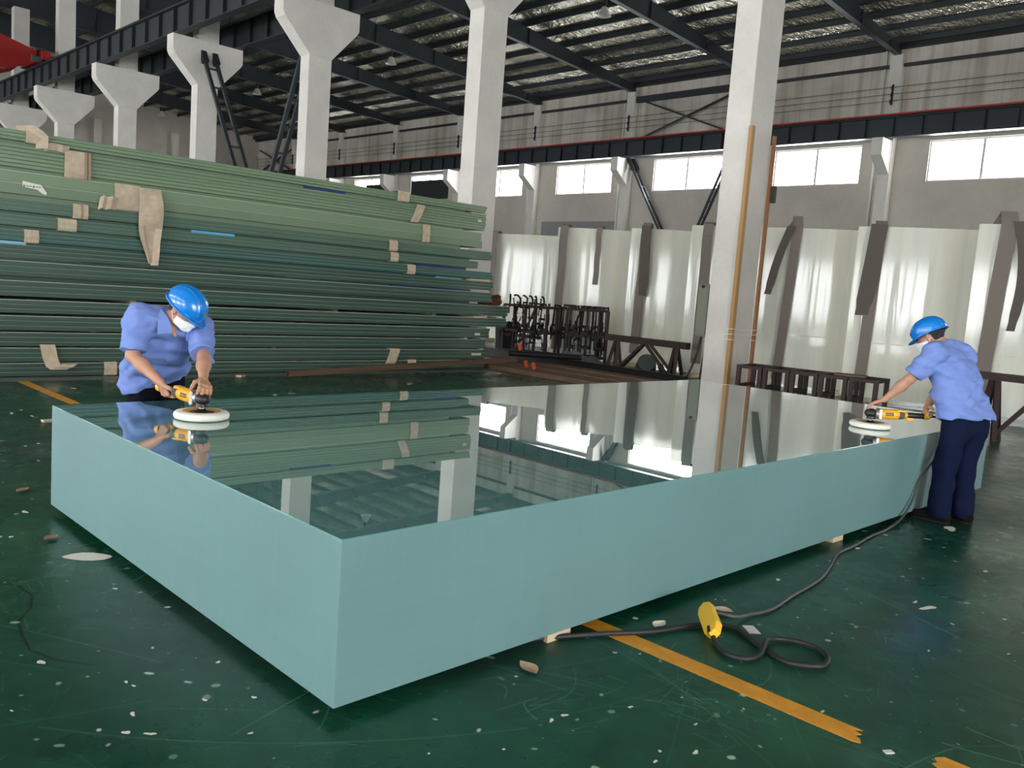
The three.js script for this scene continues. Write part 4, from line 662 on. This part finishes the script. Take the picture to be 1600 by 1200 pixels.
const skinM = std(lin(0.47, 0.24, 0.155), 0.6), hairM = std(lin(0.012, 0.010, 0.009), 0.75), maskM = std(0xeef0f2, 0.85), strapM = std(0xe6e6e6, 0.8);
const shirtB = paint(256, 256, (u, v) => grey(128 + 60 * (fbm(u, v, 60, 60, 2, 201) - 0.5)));
const shirtM = std(lin(0.17, 0.25, 0.58), 0.9), cloth = (c) => new THREE.MeshPhysicalMaterial({ color: c, roughness: 0.95, specularIntensity: 0.25 }), pants1 = cloth(lin(0.006, 0.007, 0.012)), pants2 = cloth(lin(0.005, 0.009, 0.032)), shoeM = cloth(lin(0.007, 0.006, 0.006)), soleM = cloth(lin(0.016, 0.015, 0.014)), helmetM = new THREE.MeshPhysicalMaterial({ color: lin(0.0, 0.19, 0.63), roughness: 0.28, clearcoat: 0.6, clearcoatRoughness: 0.1 });

function head(o, H, fw, skin, opt) {                  // H: middle of the head; returns body prims and adds hair, mask, helmet, eyes
  const F = V(...fw).normalize(), U = V(0, 1, 0); const tilt = opt.up ? V(...opt.up) : U; const Up = tilt.addScaledVector(F, -tilt.dot(F)).normalize(), R = new THREE.Vector3().crossVectors(F, Up), ax = [R, Up, F];
  const P = (r, u, f) => add(add(add(H, R, r), Up, u), F, f);
  const inv = (x, y, z) => { const X = x - H[0], Y = y - H[1], Z = z - H[2]; return [X * R.x + Y * R.y + Z * R.z, X * Up.x + Y * Up.y + Z * Up.z, X * F.x + Y * F.y + Z * F.z]; };
  const skull = ell(P(0, 0.025, -0.008), [0.076, 0.095, 0.096], ax);
  const prims = [skull, ell(P(0, -0.055, 0.022), [0.057, 0.06, 0.068], ax), ell(P(0, -0.02, 0.03), [0.064, 0.06, 0.066], ax), cap(P(0, 0.008, 0.09), P(0, -0.026, 0.112), 0.009, 0.014), cap(P(-0.03, 0.022, 0.082), P(0.03, 0.022, 0.082), 0.012), cap(P(-0.016, -0.062, 0.084), P(0.016, -0.062, 0.084), 0.01), ell(P(0, -0.1, 0.07), [0.024, 0.018, 0.02], ax)];
  for (const s of [-1, 1]) prims.push(ell(P(s * 0.078, -0.012, -0.008), [0.012, 0.032, 0.02], ax));
  for (const s of [-1, 1]) { const e = new THREE.SphereGeometry(0.0115, 14, 10); e.translate(...P(s * 0.031, 0.0, 0.076)); part(o, 'eye', e, std(lin(0.05, 0.04, 0.035), 0.3)); part(o, 'eyebrow', tube([P(s * 0.014, 0.021, 0.094), P(s * 0.032, 0.026, 0.09), P(s * 0.05, 0.02, 0.076)], 0.005, 10, 6), hairM); }
  const [lo, hi] = bounds([H], 0.2);
  // hair: a cap of the skull, open at the face
  const hf = (x, y, z) => { const [r, u, f] = inv(x, y, z); return Math.max(dist(skull, x, y, z) - 0.009 - 0.002 * Math.sin(r * 260 + f * 90), (f - 0.03) * 0.8 - Math.max(0, u - 0.03) * 1.2, -(u + 0.06 + 0.25 * Math.min(0, f + 0.03)), f > -0.03 && u < 0.03 ? 0.004 : -1); };
  part(o, 'hair', nets(hf, lo, hi, 0.006), hairM);
  // folded white mask over nose and mouth
  const base = field([...prims.slice(0, 7)], 0.03);
  const mf = (x, y, z) => { const [r, u, f] = inv(x, y, z); const top = -0.012 - 0.25 * Math.abs(r), bot = -0.108 + 0.35 * Math.abs(r); return Math.max(Math.min(base(x, y, z) - 0.008, dist(cap(P(0, -0.03, 0.1), P(0, -0.075, 0.098), 0.024, 0.022), x, y, z)), u - top, bot - u, 0.018 - f, Math.abs(r) - 0.07); };
  part(o, 'face_mask', nets(mf, lo, hi, 0.005), maskM);
  for (const s of [-1, 1]) for (const [u0, u1] of [[-0.025, 0.02], [-0.075, -0.045]]) part(o, 'mask_strap', tube([P(s * 0.066, u0, 0.03), P(s * 0.079, (u0 + u1) / 2, 0.012), P(s * 0.089, u1 * 0.7, -0.008), P(s * 0.084, u1 * 0.6, -0.026)], 0.0022, 16, 5), strapM);
  // hard hat: shell, ridges and peak
  const hb = 0.048, dome = ell(P(0, hb, -0.004), [0.112, 0.112, 0.14], ax), inner = ell(P(0, hb, -0.004), [0.104, 0.103, 0.131], ax);
  const hel = (x, y, z) => { const [r, u, f] = inv(x, y, z); let d = dist(dome, x, y, z); const ridge = 0.006 * Math.max(0, 1 - Math.abs(r) / 0.02) + 0.004 * Math.max(0, 1 - Math.abs(Math.abs(r) - 0.045) / 0.012); d = Math.max(d - (u > hb ? ridge : 0), -dist(inner, x, y, z), hb - 0.03 - u);
    const peak = f > 0 ? 0.02 * Math.pow(Math.max(0, f / 0.14), 2) : 0, er = Math.hypot(r / (0.124), (f + 0.004) / (0.152 + peak)), rim = Math.max((er - 1) * 0.12, Math.abs(u - hb + 0.028 + 0.5 * peak) - 0.005, -dist(inner, x, y, z)); return Math.min(d, rim); };
  const [hl, hh] = bounds([P(0, 0.06, 0.02)], 0.23);
  const helmet = part(o, 'hard_hat', nets(hel, hl, hh, 0.0048), helmetM, 'glossy blue hard hat');
  const em = new THREE.CylinderGeometry(0.016, 0.016, 0.004, 20); em.applyQuaternion(new THREE.Quaternion().setFromUnitVectors(V(0, 1, 0), F.clone().addScaledVector(Up, 0.35).normalize())); em.translate(...P(0, hb + 0.032, 0.135)); part(helmet, 'badge', em, std(0x9a8f5a, 0.4, 0.4), 'small round badge');
  const band = tube([P(-0.088, 0.01, -0.02), P(-0.07, 0.005, -0.085), P(0, 0.002, -0.112), P(0.07, 0.005, -0.085), P(0.088, 0.01, -0.02)], 0.009, 30, 6); part(helmet, 'harness', band, std(lin(0.02, 0.022, 0.025), 0.6), 'dark harness band at the back');
  return { prims, P, lo, hi };
}
function person(J, lab, mats) {
  const o = thing('person', lab, 'person'), { skin, shirt, pants } = mats;
  const sh = V(...J.shL).sub(V(...J.shR)).normalize(), hd = head(o, J.head, J.face, skin, { up: J.headUp });
  const hip = V(J.hipL[0] - J.hipR[0], J.hipL[1] - J.hipR[1], J.hipL[2] - J.hipR[2]).normalize();
  const hands = [handPrims(J.wrL, J.hL.f, J.hL.d, J.hL.t, J.hL.c, J.hL.s, J.hL.tc), handPrims(J.wrR, J.hR.f, J.hR.d, J.hR.t, J.hR.c, J.hR.s, J.hR.tc)];
  const limb = (s, e, w) => [cap(s, mix(s, e, 0.5), 0.05, 0.046), cap(mix(s, e, 0.5), e, 0.046, 0.038), cap(e, mix(e, w, 0.35), 0.04, 0.042), cap(mix(e, w, 0.35), w, 0.042, 0.026)];
  const pel = mix(J.hipL, J.hipR, 0.5), arms = [...limb(J.shL, J.elL, J.wrL), ...limb(J.shR, J.elR, J.wrR)];
  const core = [cap(pel, J.chest, 0.09, 0.1), cap(J.shL, J.shR, 0.05), cap(J.chest, J.neck, 0.09, 0.06), cap(J.neck, hd.P(0, -0.05, -0.02), 0.056, 0.052), ...['L', 'R'].flatMap((s) => [cap(J['hip' + s], J['kn' + s], 0.07, 0.05), cap(J['kn' + s], J['an' + s], 0.05, 0.036)])];
  // the body: one mesh (trunk and limbs on a coarse grid, head and hands on fine ones)
  if (J.open) core.push(cap(J.open[0], J.open[1], 0.03, 0.014));
  const F = field([...core, ...arms, ...hd.prims.slice(0, 3)], 0.028), Fh = field([...hd.prims, core[3]], 0.016);
  const all = [J.neck, J.shL, J.shR, J.elL, J.elR, J.wrL, J.wrR, J.anL, J.anR, J.head];
  const geos = [nets(F, ...bounds(all, 0.11), 0.0125), nets(Fh, ...bounds([J.head, hd.P(0, -0.03, 0.05)], 0.125), 0.0045)];
  hands.forEach((h, i) => { const w = i ? J.wrR : J.wrL, e = i ? J.elR : J.elL, f = field([...h.prims, cap(mix(e, w, 0.75), w, 0.033, 0.026)], 0.011); geos.push(nets(f, ...bounds([w, ...h.tips, ...h.prims.map((p) => p.b)], 0.024), 0.0038)); });
  geos.forEach((g) => g.deleteAttribute('uv'));
  part(o, 'body', mergeGeometries(geos), skin);
  // shirt
  const B = J.bulk || 1, sl = (s, e) => { const q = mix(s, e, 0.86); return [cap(s, mix(s, e, 0.55), 0.082, 0.078), cap(mix(s, e, 0.55), add(q, V(...e).sub(V(...s)).normalize(), 0.06), 0.078, 0.076), q]; };
  const s1 = sl(J.shL, J.elL), s2 = sl(J.shR, J.elR);
  const bodyS = [];
  for (const k of [-0.085, 0.085]) { bodyS.push(cap(add(pel, hip, k * B * 1.05), add(J.chest, sh, k * B * 1.05), 0.118 * B, 0.12 * B)); bodyS.push(cap(add(add(pel, V(0, -1, 0), 0.11), hip, k), add(pel, hip, k * B), 0.122, 0.12)); bodyS.push(cap(add(J.chest, sh, k), mix(J.neck, k > 0 ? J.shL : J.shR, 0.45), 0.105, 0.07)); }
  bodyS.push(cap(pel, J.chest, 0.125 * B, 0.125 * B), cap(add(pel, hip, -0.095), add(pel, hip, 0.095), 0.137), cap(add(J.hipL, V(0, -1, 0), 0.08), add(J.hipR, V(0, -1, 0), 0.08), 0.124));
  if (J.belly) bodyS.push(cap(add(J.belly, sh, -0.05), add(J.belly, sh, 0.05), 0.11 * B));
  bodyS.push(cap(J.shL, J.shR, 0.078), cap(J.chest, J.neck, 0.1, 0.075));
  const trunk = field(bodyS, 0.05), cut = J.hem.map(([p, n]) => plane(p, n)), neckCut = plane(J.neckCut[0], J.neckCut[1]);
  const wrinkle = (x, y, z) => { const a = x * sh.x + y * sh.y + z * sh.z, n = vnoise(a * 9 + 50, (y * 1.3 + z * 0.5) * 16 + 50, 4096, 4096, 77) + 0.5 * vnoise(a * 22 + 90, (y - z * 0.4) * 30 + 90, 4096, 4096, 78); const diag = Math.sin((a * 0.8 + y + z * 0.4) * 42 + 5 * vnoise(a * 5 + 30, y * 7 + 30, 4096, 4096, 79)); return (n - 0.75) * 0.026 + 0.0028 * diag - 0.003; };
  const slL = field([s1[0], s1[1]], 0.02), slR = field([s2[0], s2[1]], 0.02), cl = plane(s1[2], J.elL.map((v, i) => v - J.shL[i])), cr = plane(s2[2], J.elR.map((v, i) => v - J.shR[i]));
  const sm = (a, b, k) => { const m = k - Math.abs(a - b); return Math.min(a, b) - (m > 0 ? m * m / k * 0.25 : 0); };
  const vcut = J.open && cap(J.open[2], J.open[3], 0.034, 0.008), fs = (x, y, z) => { let t = Math.max(trunk(x, y, z), ...cut.map((c) => c(x, y, z)), neckCut(x, y, z), vcut ? -dist(vcut, x, y, z) : -1); const l = Math.max(slL(x, y, z), cl(x, y, z)), r = Math.max(slR(x, y, z), cr(x, y, z)); return sm(sm(t, l, 0.05), r, 0.05) + wrinkle(x, y, z); };
  const shirtMesh = part(o, 'shirt', nets(fs, ...bounds([J.neck, J.shL, J.shR, s1[2], s2[2], J.chest, ...J.hem.map((h) => h[0]), J.hipL, J.hipR], 0.17), 0.0085), shirt);
  J.collar.forEach((pts) => part(shirtMesh, 'collar', ribbon(pts.map((p) => p[0]), pts.map((p) => p[1]), 0.007), mats.collar || shirt));
  if (J.extra) J.extra(shirtMesh, fs);
  // trousers
  const leg = []; for (const s of ['L', 'R']) { const h = J['hip' + s], k = J['kn' + s], a = J['an' + s]; leg.push(cap(h, k, 0.106, 0.088), cap(k, [a[0], a[1] + 0.02, a[2]], 0.088, 0.086)); }
  leg.push(cap(add(J.hipL, V(0, 1, 0), 0.03), add(J.hipR, V(0, 1, 0), 0.03), 0.1), cap(add(J.hipL, V(0, 1, 0), -0.05), add(J.hipR, V(0, 1, 0), -0.05), 0.112));
  const tr = field(leg, 0.03), fl = (x, y, z) => Math.max(tr(x, y, z), 0.045 - y) + (vnoise(x * 14 + z * 9 + 80, y * 13 + 40, 4096, 4096, 91) - 0.5) * 0.016;
  part(o, 'trousers', nets(fl, ...bounds([J.hipL, J.hipR, J.knL, J.knR, J.anL, J.anR, [J.anL[0], 0.1, J.anL[2]]], 0.2), 0.01), pants);
  for (const s of ['L', 'R']) {
    const a = J['an' + s], t = J['toe' + s], d = V(t[0] - a[0], 0, t[2] - a[2]).normalize(), heel = add([a[0], 0, a[2]], d, -0.045), f = field([cap(add(heel, V(0, 1, 0), 0.045), add([t[0], 0.04, t[2]], d, -0.04), 0.042, 0.036), cap([a[0], 0.1, a[2]], add(heel, V(0, 1, 0), 0.06), 0.045, 0.045), cap([a[0], 0.09, a[2]], add([t[0], 0.05, t[2]], d, -0.1), 0.045, 0.036)], 0.03);
    const shoe = part(o, 'shoe', nets((x, y, z) => Math.max(f(x, y, z), 0.018 - y), ...bounds([heel, t, [a[0], 0.12, a[2]], [t[0], 0, t[2]]], 0.07), 0.007), shoeM);
    part(shoe, 'sole', nets((x, y, z) => Math.max(field([cap(add(heel, V(0, 1, 0), 0.02), add([t[0], 0.02, t[2]], d, -0.038), 0.046, 0.041)], 0.01)(x, y, z), y - 0.024, 0.001 - y), ...bounds([heel, t], 0.07), 0.007), soleM);
  }
  return settle(o);
}
// ---- the polishers ----
function polisher(head, tail, label, turnLift = 0) {
  const o = thing('power_polisher', label, 'polisher'), A = V(...head), T = V(...tail), X = T.clone().sub(A); const lift = X.y; X.y = 0; const L = X.length(); X.normalize();
  const S = V(-X.z, 0, X.x), pitch = Math.atan2(lift, L);                             // local frame: x to the tail, y up, z across
  const Mb = new THREE.Matrix4().makeBasis(X, V(0, 1, 0), S).setPosition(A.x, 0.68, A.z), Mt = new THREE.Matrix4().makeRotationZ(pitch); Mt.setPosition(0, 0.118, 0); const Mh = Mb.clone().multiply(Mt);
  const put = (g, m = Mh) => { g.applyMatrix4(m); return g; };
  const lathe = (pts, n = 40) => new THREE.LatheGeometry(pts.map(([r, y]) => new THREE.Vector2(r, y)), n);
  const pad = part(o, 'wool_pad', put(lathe([[0, 0.002], [0.145, 0.002], [0.157, 0.008], [0.162, 0.022], [0.16, 0.036], [0.15, 0.046], [0.12, 0.05], [0.095, 0.046], [0.08, 0.038], [0, 0.036]]), Mb), std(0xe6e3d8, 0.95));
  part(pad, 'stained_ring', put(lathe([[0.068, 0.0385], [0.09, 0.046], [0.104, 0.0495], [0.112, 0.0508], [0.104, 0.051], [0.09, 0.048], [0.068, 0.041]]), Mb), std(0xb9985f, 0.9), 'brown polish stain on the pad');
  part(o, 'backing_plate', put(lathe([[0, 0.036], [0.072, 0.037], [0.072, 0.043], [0.03, 0.049], [0.024, 0.06], [0, 0.06]]), Mb), M.black);
  part(o, 'spindle', put(lathe([[0, 0.058], [0.017, 0.058], [0.017, 0.066], [0.011, 0.068], [0.011, 0.09], [0, 0.09]], 16), Mb), M.chrome);
  const cyl = (x0, x1, r0, r1, sy = 1, sz = 1, n = 20) => { const g = new THREE.CylinderGeometry(r1, r0, x1 - x0, n); g.rotateZ(-Math.PI / 2); g.scale(1, sy, sz); g.translate((x0 + x1) / 2, 0, 0); return g; };
  const hg = new THREE.SphereGeometry(0.046, 24, 16); hg.scale(1.1, 0.82, 1); hg.translate(-0.004, 0.004, 0); part(o, 'gear_head', put(merge([hg, (() => { const c = new THREE.CylinderGeometry(0.03, 0.036, 0.034, 20); c.translate(0, -0.028, 0); return c; })()])), M.black);
  part(o, 'gear_flange', put(merge([cyl(0.028, 0.075, 0.034, 0.041), rbx(0.05, 0.078, -0.045, 0.045, -0.042, 0.042, 0.008)])), std(0xa9a9a6, 0.35, 0.7));
  const body = part(o, 'motor_housing', put(merge([cyl(0.075, 0.2, 0.043, 0.042, 1, 0.95), cyl(0.2, 0.225, 0.042, 0.037), cyl(0.068, 0.08, 0.044, 0.044)])), M.yellow);
  part(body, 'vent', put(merge([cyl(0.218, 0.262, 0.0385, 0.034), ...[0, 1, 2, 3].map((i) => bx(0.224 + i * 0.01, 0.229 + i * 0.01, -0.024, 0.024, -0.0385, 0.0385))])), std(0x4d4d4d, 0.5), 'grey louvred vent');
  part(body, 'rear_cowl', put(merge([cyl(0.235, 0.29, 0.034, 0.024, 1, 0.9), rbx(0.2, 0.27, 0.018, 0.042, -0.024, 0.024, 0.008)])), M.yellow);
  { const c = document.createElement('canvas'); c.width = 256; c.height = 96; const x = c.getContext('2d'); x.fillStyle = '#1b1a18'; x.fillRect(0, 0, 256, 96); x.fillStyle = '#e0a21c'; x.font = 'bold 56px sans-serif'; x.textAlign = 'center'; x.textBaseline = 'middle'; x.fillText('DEWALT', 128, 50, 236); const t = new THREE.CanvasTexture(c); t.colorSpace = THREE.SRGBColorSpace; const pm = std(0xffffff, 0.45, 0, { map: t });
    for (const s of [1, -1]) { const g = new THREE.PlaneGeometry(0.066, 0.026); if (s < 0) g.rotateY(Math.PI); g.translate(0.135, 0.004, s * 0.0415); part(body, 'name_plate', put(g), pm, 'dark name plate'); } }
  part(o, 'grip', put(merge([cyl(0.28, 0.42, 0.022, 0.02, 1.1, 0.9), cyl(0.41, 0.44, 0.02, 0.026, 1.1, 0.9)])), M.black);
  part(o, 'trigger', put(merge([rbx(0.285, 0.34, -0.045, -0.018, -0.012, 0.012, 0.006), rbx(0.335, 0.352, -0.036, -0.02, -0.01, 0.01, 0.004)])), M.yellow);
  part(o, 'tail_cap', put(merge([cyl(0.425, 0.465, 0.027, 0.025, 1.1, 0.9)])), M.yellow);
  part(o, 'cord_sleeve', put(cyl(0.46, 0.53, 0.012, 0.007)), M.rubber);
  return { o: settle(o), end: V(0.53, 0, 0).applyMatrix4(Mh).toArray() };
}
const polL = polisher([2.28, 0.8, -4.94], [2.2, 0.82, -5.39], 'yellow polisher with a white wool pad held by the masked worker on the left');
const polR = polisher([7.04, 0.8, -2.85], [7.37, 0.81, -2.5], 'yellow polisher with a white wool pad held by the worker on the right');

const backCollar = (N, ax, fw, up, r = 0.075) => { const out = []; for (let i = -4; i <= 4; i++) { const a = i / 4 * 2.1, p = V(...N).addScaledVector(ax, Math.sin(a) * r).addScaledVector(fw, -Math.cos(a) * r * 0.9).addScaledVector(up, 0.012 - 0.01 * Math.abs(i) / 4); out.push([p.toArray(), up.clone().multiplyScalar(0.045).toArray()]); } return out; };
{ // left worker, bent over the block, seen from the front
  const N = [2.335, 1.235, -5.56], up = V(0, 0.72, 0.69), ax = V(0.95, -0.15, 0.2).normalize(), fw = V(0, -0.69, 0.72);
  person({
    head: [2.365, 1.31, -5.43], face: [0.42, -0.62, 0.66], headUp: [0.2, 0.85, 0.3], neck: N, chest: [2.345, 1.08, -5.72], shL: [2.5, 1.185, -5.5], shR: [2.145, 1.245, -5.6],
    elL: [2.43, 1.01, -5.26], wrL: [2.325, 0.905, -5.03], elR: [2.095, 1.0, -5.56], wrR: [2.163, 0.862, -5.285], hipL: [2.52, 0.82, -6.02], hipR: [2.34, 0.82, -6.02], knL: [2.53, 0.47, -5.99], knR: [2.31, 0.47, -5.96], anL: [2.54, 0.08, -6.1], anR: [2.3, 0.08, -6.05], toeL: [2.56, 0, -5.88], toeR: [2.28, 0, -5.83],
    hL: { f: [-0.25, -0.28, 0.92], d: [0.25, 0.95, 0.3], t: -1, c: [0.42, 0.5, 0.55, 0.6], s: 0.2, tc: 0.7 }, hR: { f: [0.35, -0.85, 0.12], d: [-0.9, -0.3, 0.1], t: 1, c: [1.0, 1.05, 1.1, 1.1], s: 0.02, tc: 0.5 },
    belly: [2.35, 0.95, -5.86], bulk: 0.98, hem: [[[2.32, 0.725, -5.95], [0.3, -1, 0.1]]], neckCut: [[2.335, 1.275, -5.53], [0, 0.75, 0.66]],
    open: [[2.305, 1.22, -5.52], [2.33, 1.14, -5.47], [2.305, 1.235, -5.47], [2.335, 1.12, -5.43]],
    collar: [backCollar([2.335, 1.235, -5.535], ax, fw, up, 0.08), [[[2.25, 1.29, -5.55], [0.03, 0.03, 0.02]], [[2.25, 1.255, -5.485], [0.055, 0.0, 0.04]], [[2.252, 1.21, -5.457], [0.075, -0.012, 0.03]], [[2.25, 1.165, -5.445], [0.085, -0.005, 0.02]], [[2.248, 1.15, -5.448], [0.08, 0.0, 0.01]]], [[[2.425, 1.225, -5.46], [0.04, -0.02, -0.03]], [[2.418, 1.18, -5.43], [0.06, -0.01, -0.02]], [[2.408, 1.13, -5.42], [0.06, -0.03, -0.01]], [[2.395, 1.105, -5.425], [0.02, -0.01, 0]]]],
    extra: (m, fs) => {
      const pl = (x, y, z) => (x - 2.345) * 0.95 + (y - 1.1) * -0.15 + (z + 5.5) * 0.2;
      part(m, 'placket', nets((x, y, z) => Math.max(fs(x, y, z) - 0.009, Math.abs(pl(x, y, z)) - 0.019, -(z + 5.82 + (y - 0.74) * -0.9)), [2.2, 0.74, -5.85], [2.5, 1.09, -5.3], 0.006), shirtM);
      const pk = (x, y, z) => pl(x, y, z) - 0.1;
      part(m, 'pocket', nets((x, y, z) => Math.max(fs(x, y, z) - 0.005, Math.abs(pk(x, y, z)) - 0.05, Math.abs(y - 1.03) - 0.045, -(z + 5.62)), [2.33, 0.96, -5.64], [2.6, 1.1, -5.3], 0.006), shirtM);
      part(m, 'chest_print', rbx(2.425, 2.465, 1.07, 1.082, -5.452, -5.446, 0.002, 1), std(0xb03a6a, 0.8), 'small red print over the pocket'); },
  }, 'person in light blue shirt, blue hard hat and white mask bending over the block', { skin: skinM, shirt: shirtM, pants: pants1 });
}
{ // right worker, seen from behind
  const N = [7.36, 1.395, -2.46], up = V(0, 0.93, -0.36), ax = V(-0.9, 0, -0.43), fw = V(0.43, -0.2, -0.88).normalize();
  person({
    head: [7.33, 1.465, -2.565], face: [-0.05, -0.5, -0.85], headUp: [0, 0.9, -0.45], neck: N, chest: [7.37, 1.18, -2.36], shL: [7.18, 1.325, -2.47], shR: [7.51, 1.325, -2.36],
    elL: [7.1, 1.115, -2.6], wrL: [7.065, 0.925, -2.765], elR: [7.6, 1.06, -2.53], wrR: [7.43, 0.87, -2.56], hipL: [7.3, 0.82, -2.27], hipR: [7.47, 0.82, -2.19], knL: [7.22, 0.44, -2.29], knR: [7.43, 0.44, -2.22], anL: [7.15, 0.08, -2.27], anR: [7.35, 0.08, -2.16], toeL: [7.13, 0, -2.475], toeR: [7.42, 0, -2.36],
    hL: { f: [-0.12, -0.42, -0.9], d: [-0.1, 0.93, -0.35], t: -1, c: [0.22, 0.25, 0.28, 0.32], s: 0.25, tc: 0.3 }, hR: { f: [-0.65, -0.35, 0.12], d: [0.5, 0.6, -0.55], t: 1, c: [1.1, 1.1, 1.15, 1.2], s: 0.02, tc: 0.5 },
    belly: [7.36, 1.0, -2.36], bulk: 1.03, hem: [[[7.36, 0.835, -2.2], [-0.02, -1, 0.06]]], neckCut: [[7.36, 1.435, -2.47], [0, 0.93, -0.36]],
    collar: [backCollar([7.36, 1.4, -2.465], ax, fw, up, 0.078)],
    extra: (m) => { },
  }, 'person in dark blue trousers and blue hard hat seen from behind, right of the block', { skin: skinM, shirt: shirtM, pants: pants2 });
}
// ---- cords and plug ----
solo('extension_lead', tube([polR.end, [7.5, 0.76, -2.42], [7.6, 0.66, -2.4], [7.52, 0.52, -2.42], [7.3, 0.42, -2.43], [7.12, 0.3, -2.44], [7.0, 0.16, -2.43], [6.8, 0.05, -2.42], [6.5, 0.012, -2.405], [6.16, 0.012, -2.39], [5.79, 0.012, -2.35], [5.49, 0.012, -2.33], [5.16, 0.012, -2.23], [4.85, 0.012, -2.15], [4.46, 0.012, -2.11], [4.13, 0.012, -2.07], [3.95, 0.014, -2.1], [3.82, 0.03, -2.1], [3.75, 0.045, -2.16], [3.725, 0.045, -2.2]], 0.0095, 220, 7), std(lin(0.07, 0.07, 0.068), 0.5), 'grey cord running from the right polisher down over the floor', 'cord');
solo('flexible_cable', tube([[2.3, 0.014, -2.7], [2.7, 0.014, -2.56], [2.92, 0.014, -2.47], [3.12, 0.015, -2.37], [3.33, 0.014, -2.26], [3.56, 0.014, -2.19], [3.68, 0.014, -2.12], [3.71, 0.014, -2.03], [3.65, 0.014, -1.91], [3.6, 0.014, -1.81], [3.56, 0.014, -1.68], [3.65, 0.014, -1.57], [3.75, 0.014, -1.58], [3.82, 0.014, -1.64], [3.84, 0.014, -1.73], [3.79, 0.014, -1.83], [3.71, 0.02, -1.86], [3.62, 0.042, -1.83], [3.52, 0.016, -1.80], [3.43, 0.014, -1.82], [3.4, 0.014, -1.9], [3.45, 0.016, -1.98], [3.515, 0.03, -2.05]], 0.0125, 260, 8), M.rubber, 'black cable that loops on the floor beside the yellow plug', 'cable');
{
  const o = thing('cable_plug', 'yellow six-sided cable plug on the floor in the black loop', 'plug');
  const s = new THREE.Shape(); [[-0.135, -0.014], [-0.1, -0.036], [0.08, -0.036], [0.125, -0.02], [0.135, 0.008], [0.105, 0.034], [-0.085, 0.036], [-0.13, 0.014]].forEach(([x, y], i) => (i ? s.lineTo(x, y) : s.moveTo(x, y))); s.closePath();
  const g = new THREE.ExtrudeGeometry(s, { depth: 0.03, bevelEnabled: true, bevelSize: 0.008, bevelThickness: 0.008, bevelSegments: 2 }); g.translate(0, 0, -0.015);
  const X = V(0.66, 0.1, -0.62).normalize(), Y = V(0.32, 0.62, 0.4); Y.addScaledVector(X, -Y.dot(X)).normalize(); const Z = new THREE.Vector3().crossVectors(X, Y);
  g.applyMatrix4(new THREE.Matrix4().makeBasis(X, Y, Z)); g.computeBoundingBox(); g.translate(3.6, 0.001 - g.boundingBox.min.y, -2.12);
  part(o, 'housing', g, std(lin(0.85, 0.48, 0.02), 0.35)); part(o, 'strain_relief', rod([3.49, 0.04, -2.045], [3.53, 0.05, -2.075], 0.014, 10), M.rubber); settle(o);
}

// ---------- finish ----------
scene.traverse((m) => { if (m.isMesh) { m.castShadow = true; m.receiveShadow = true; } });
renderer.render(scene, camera);
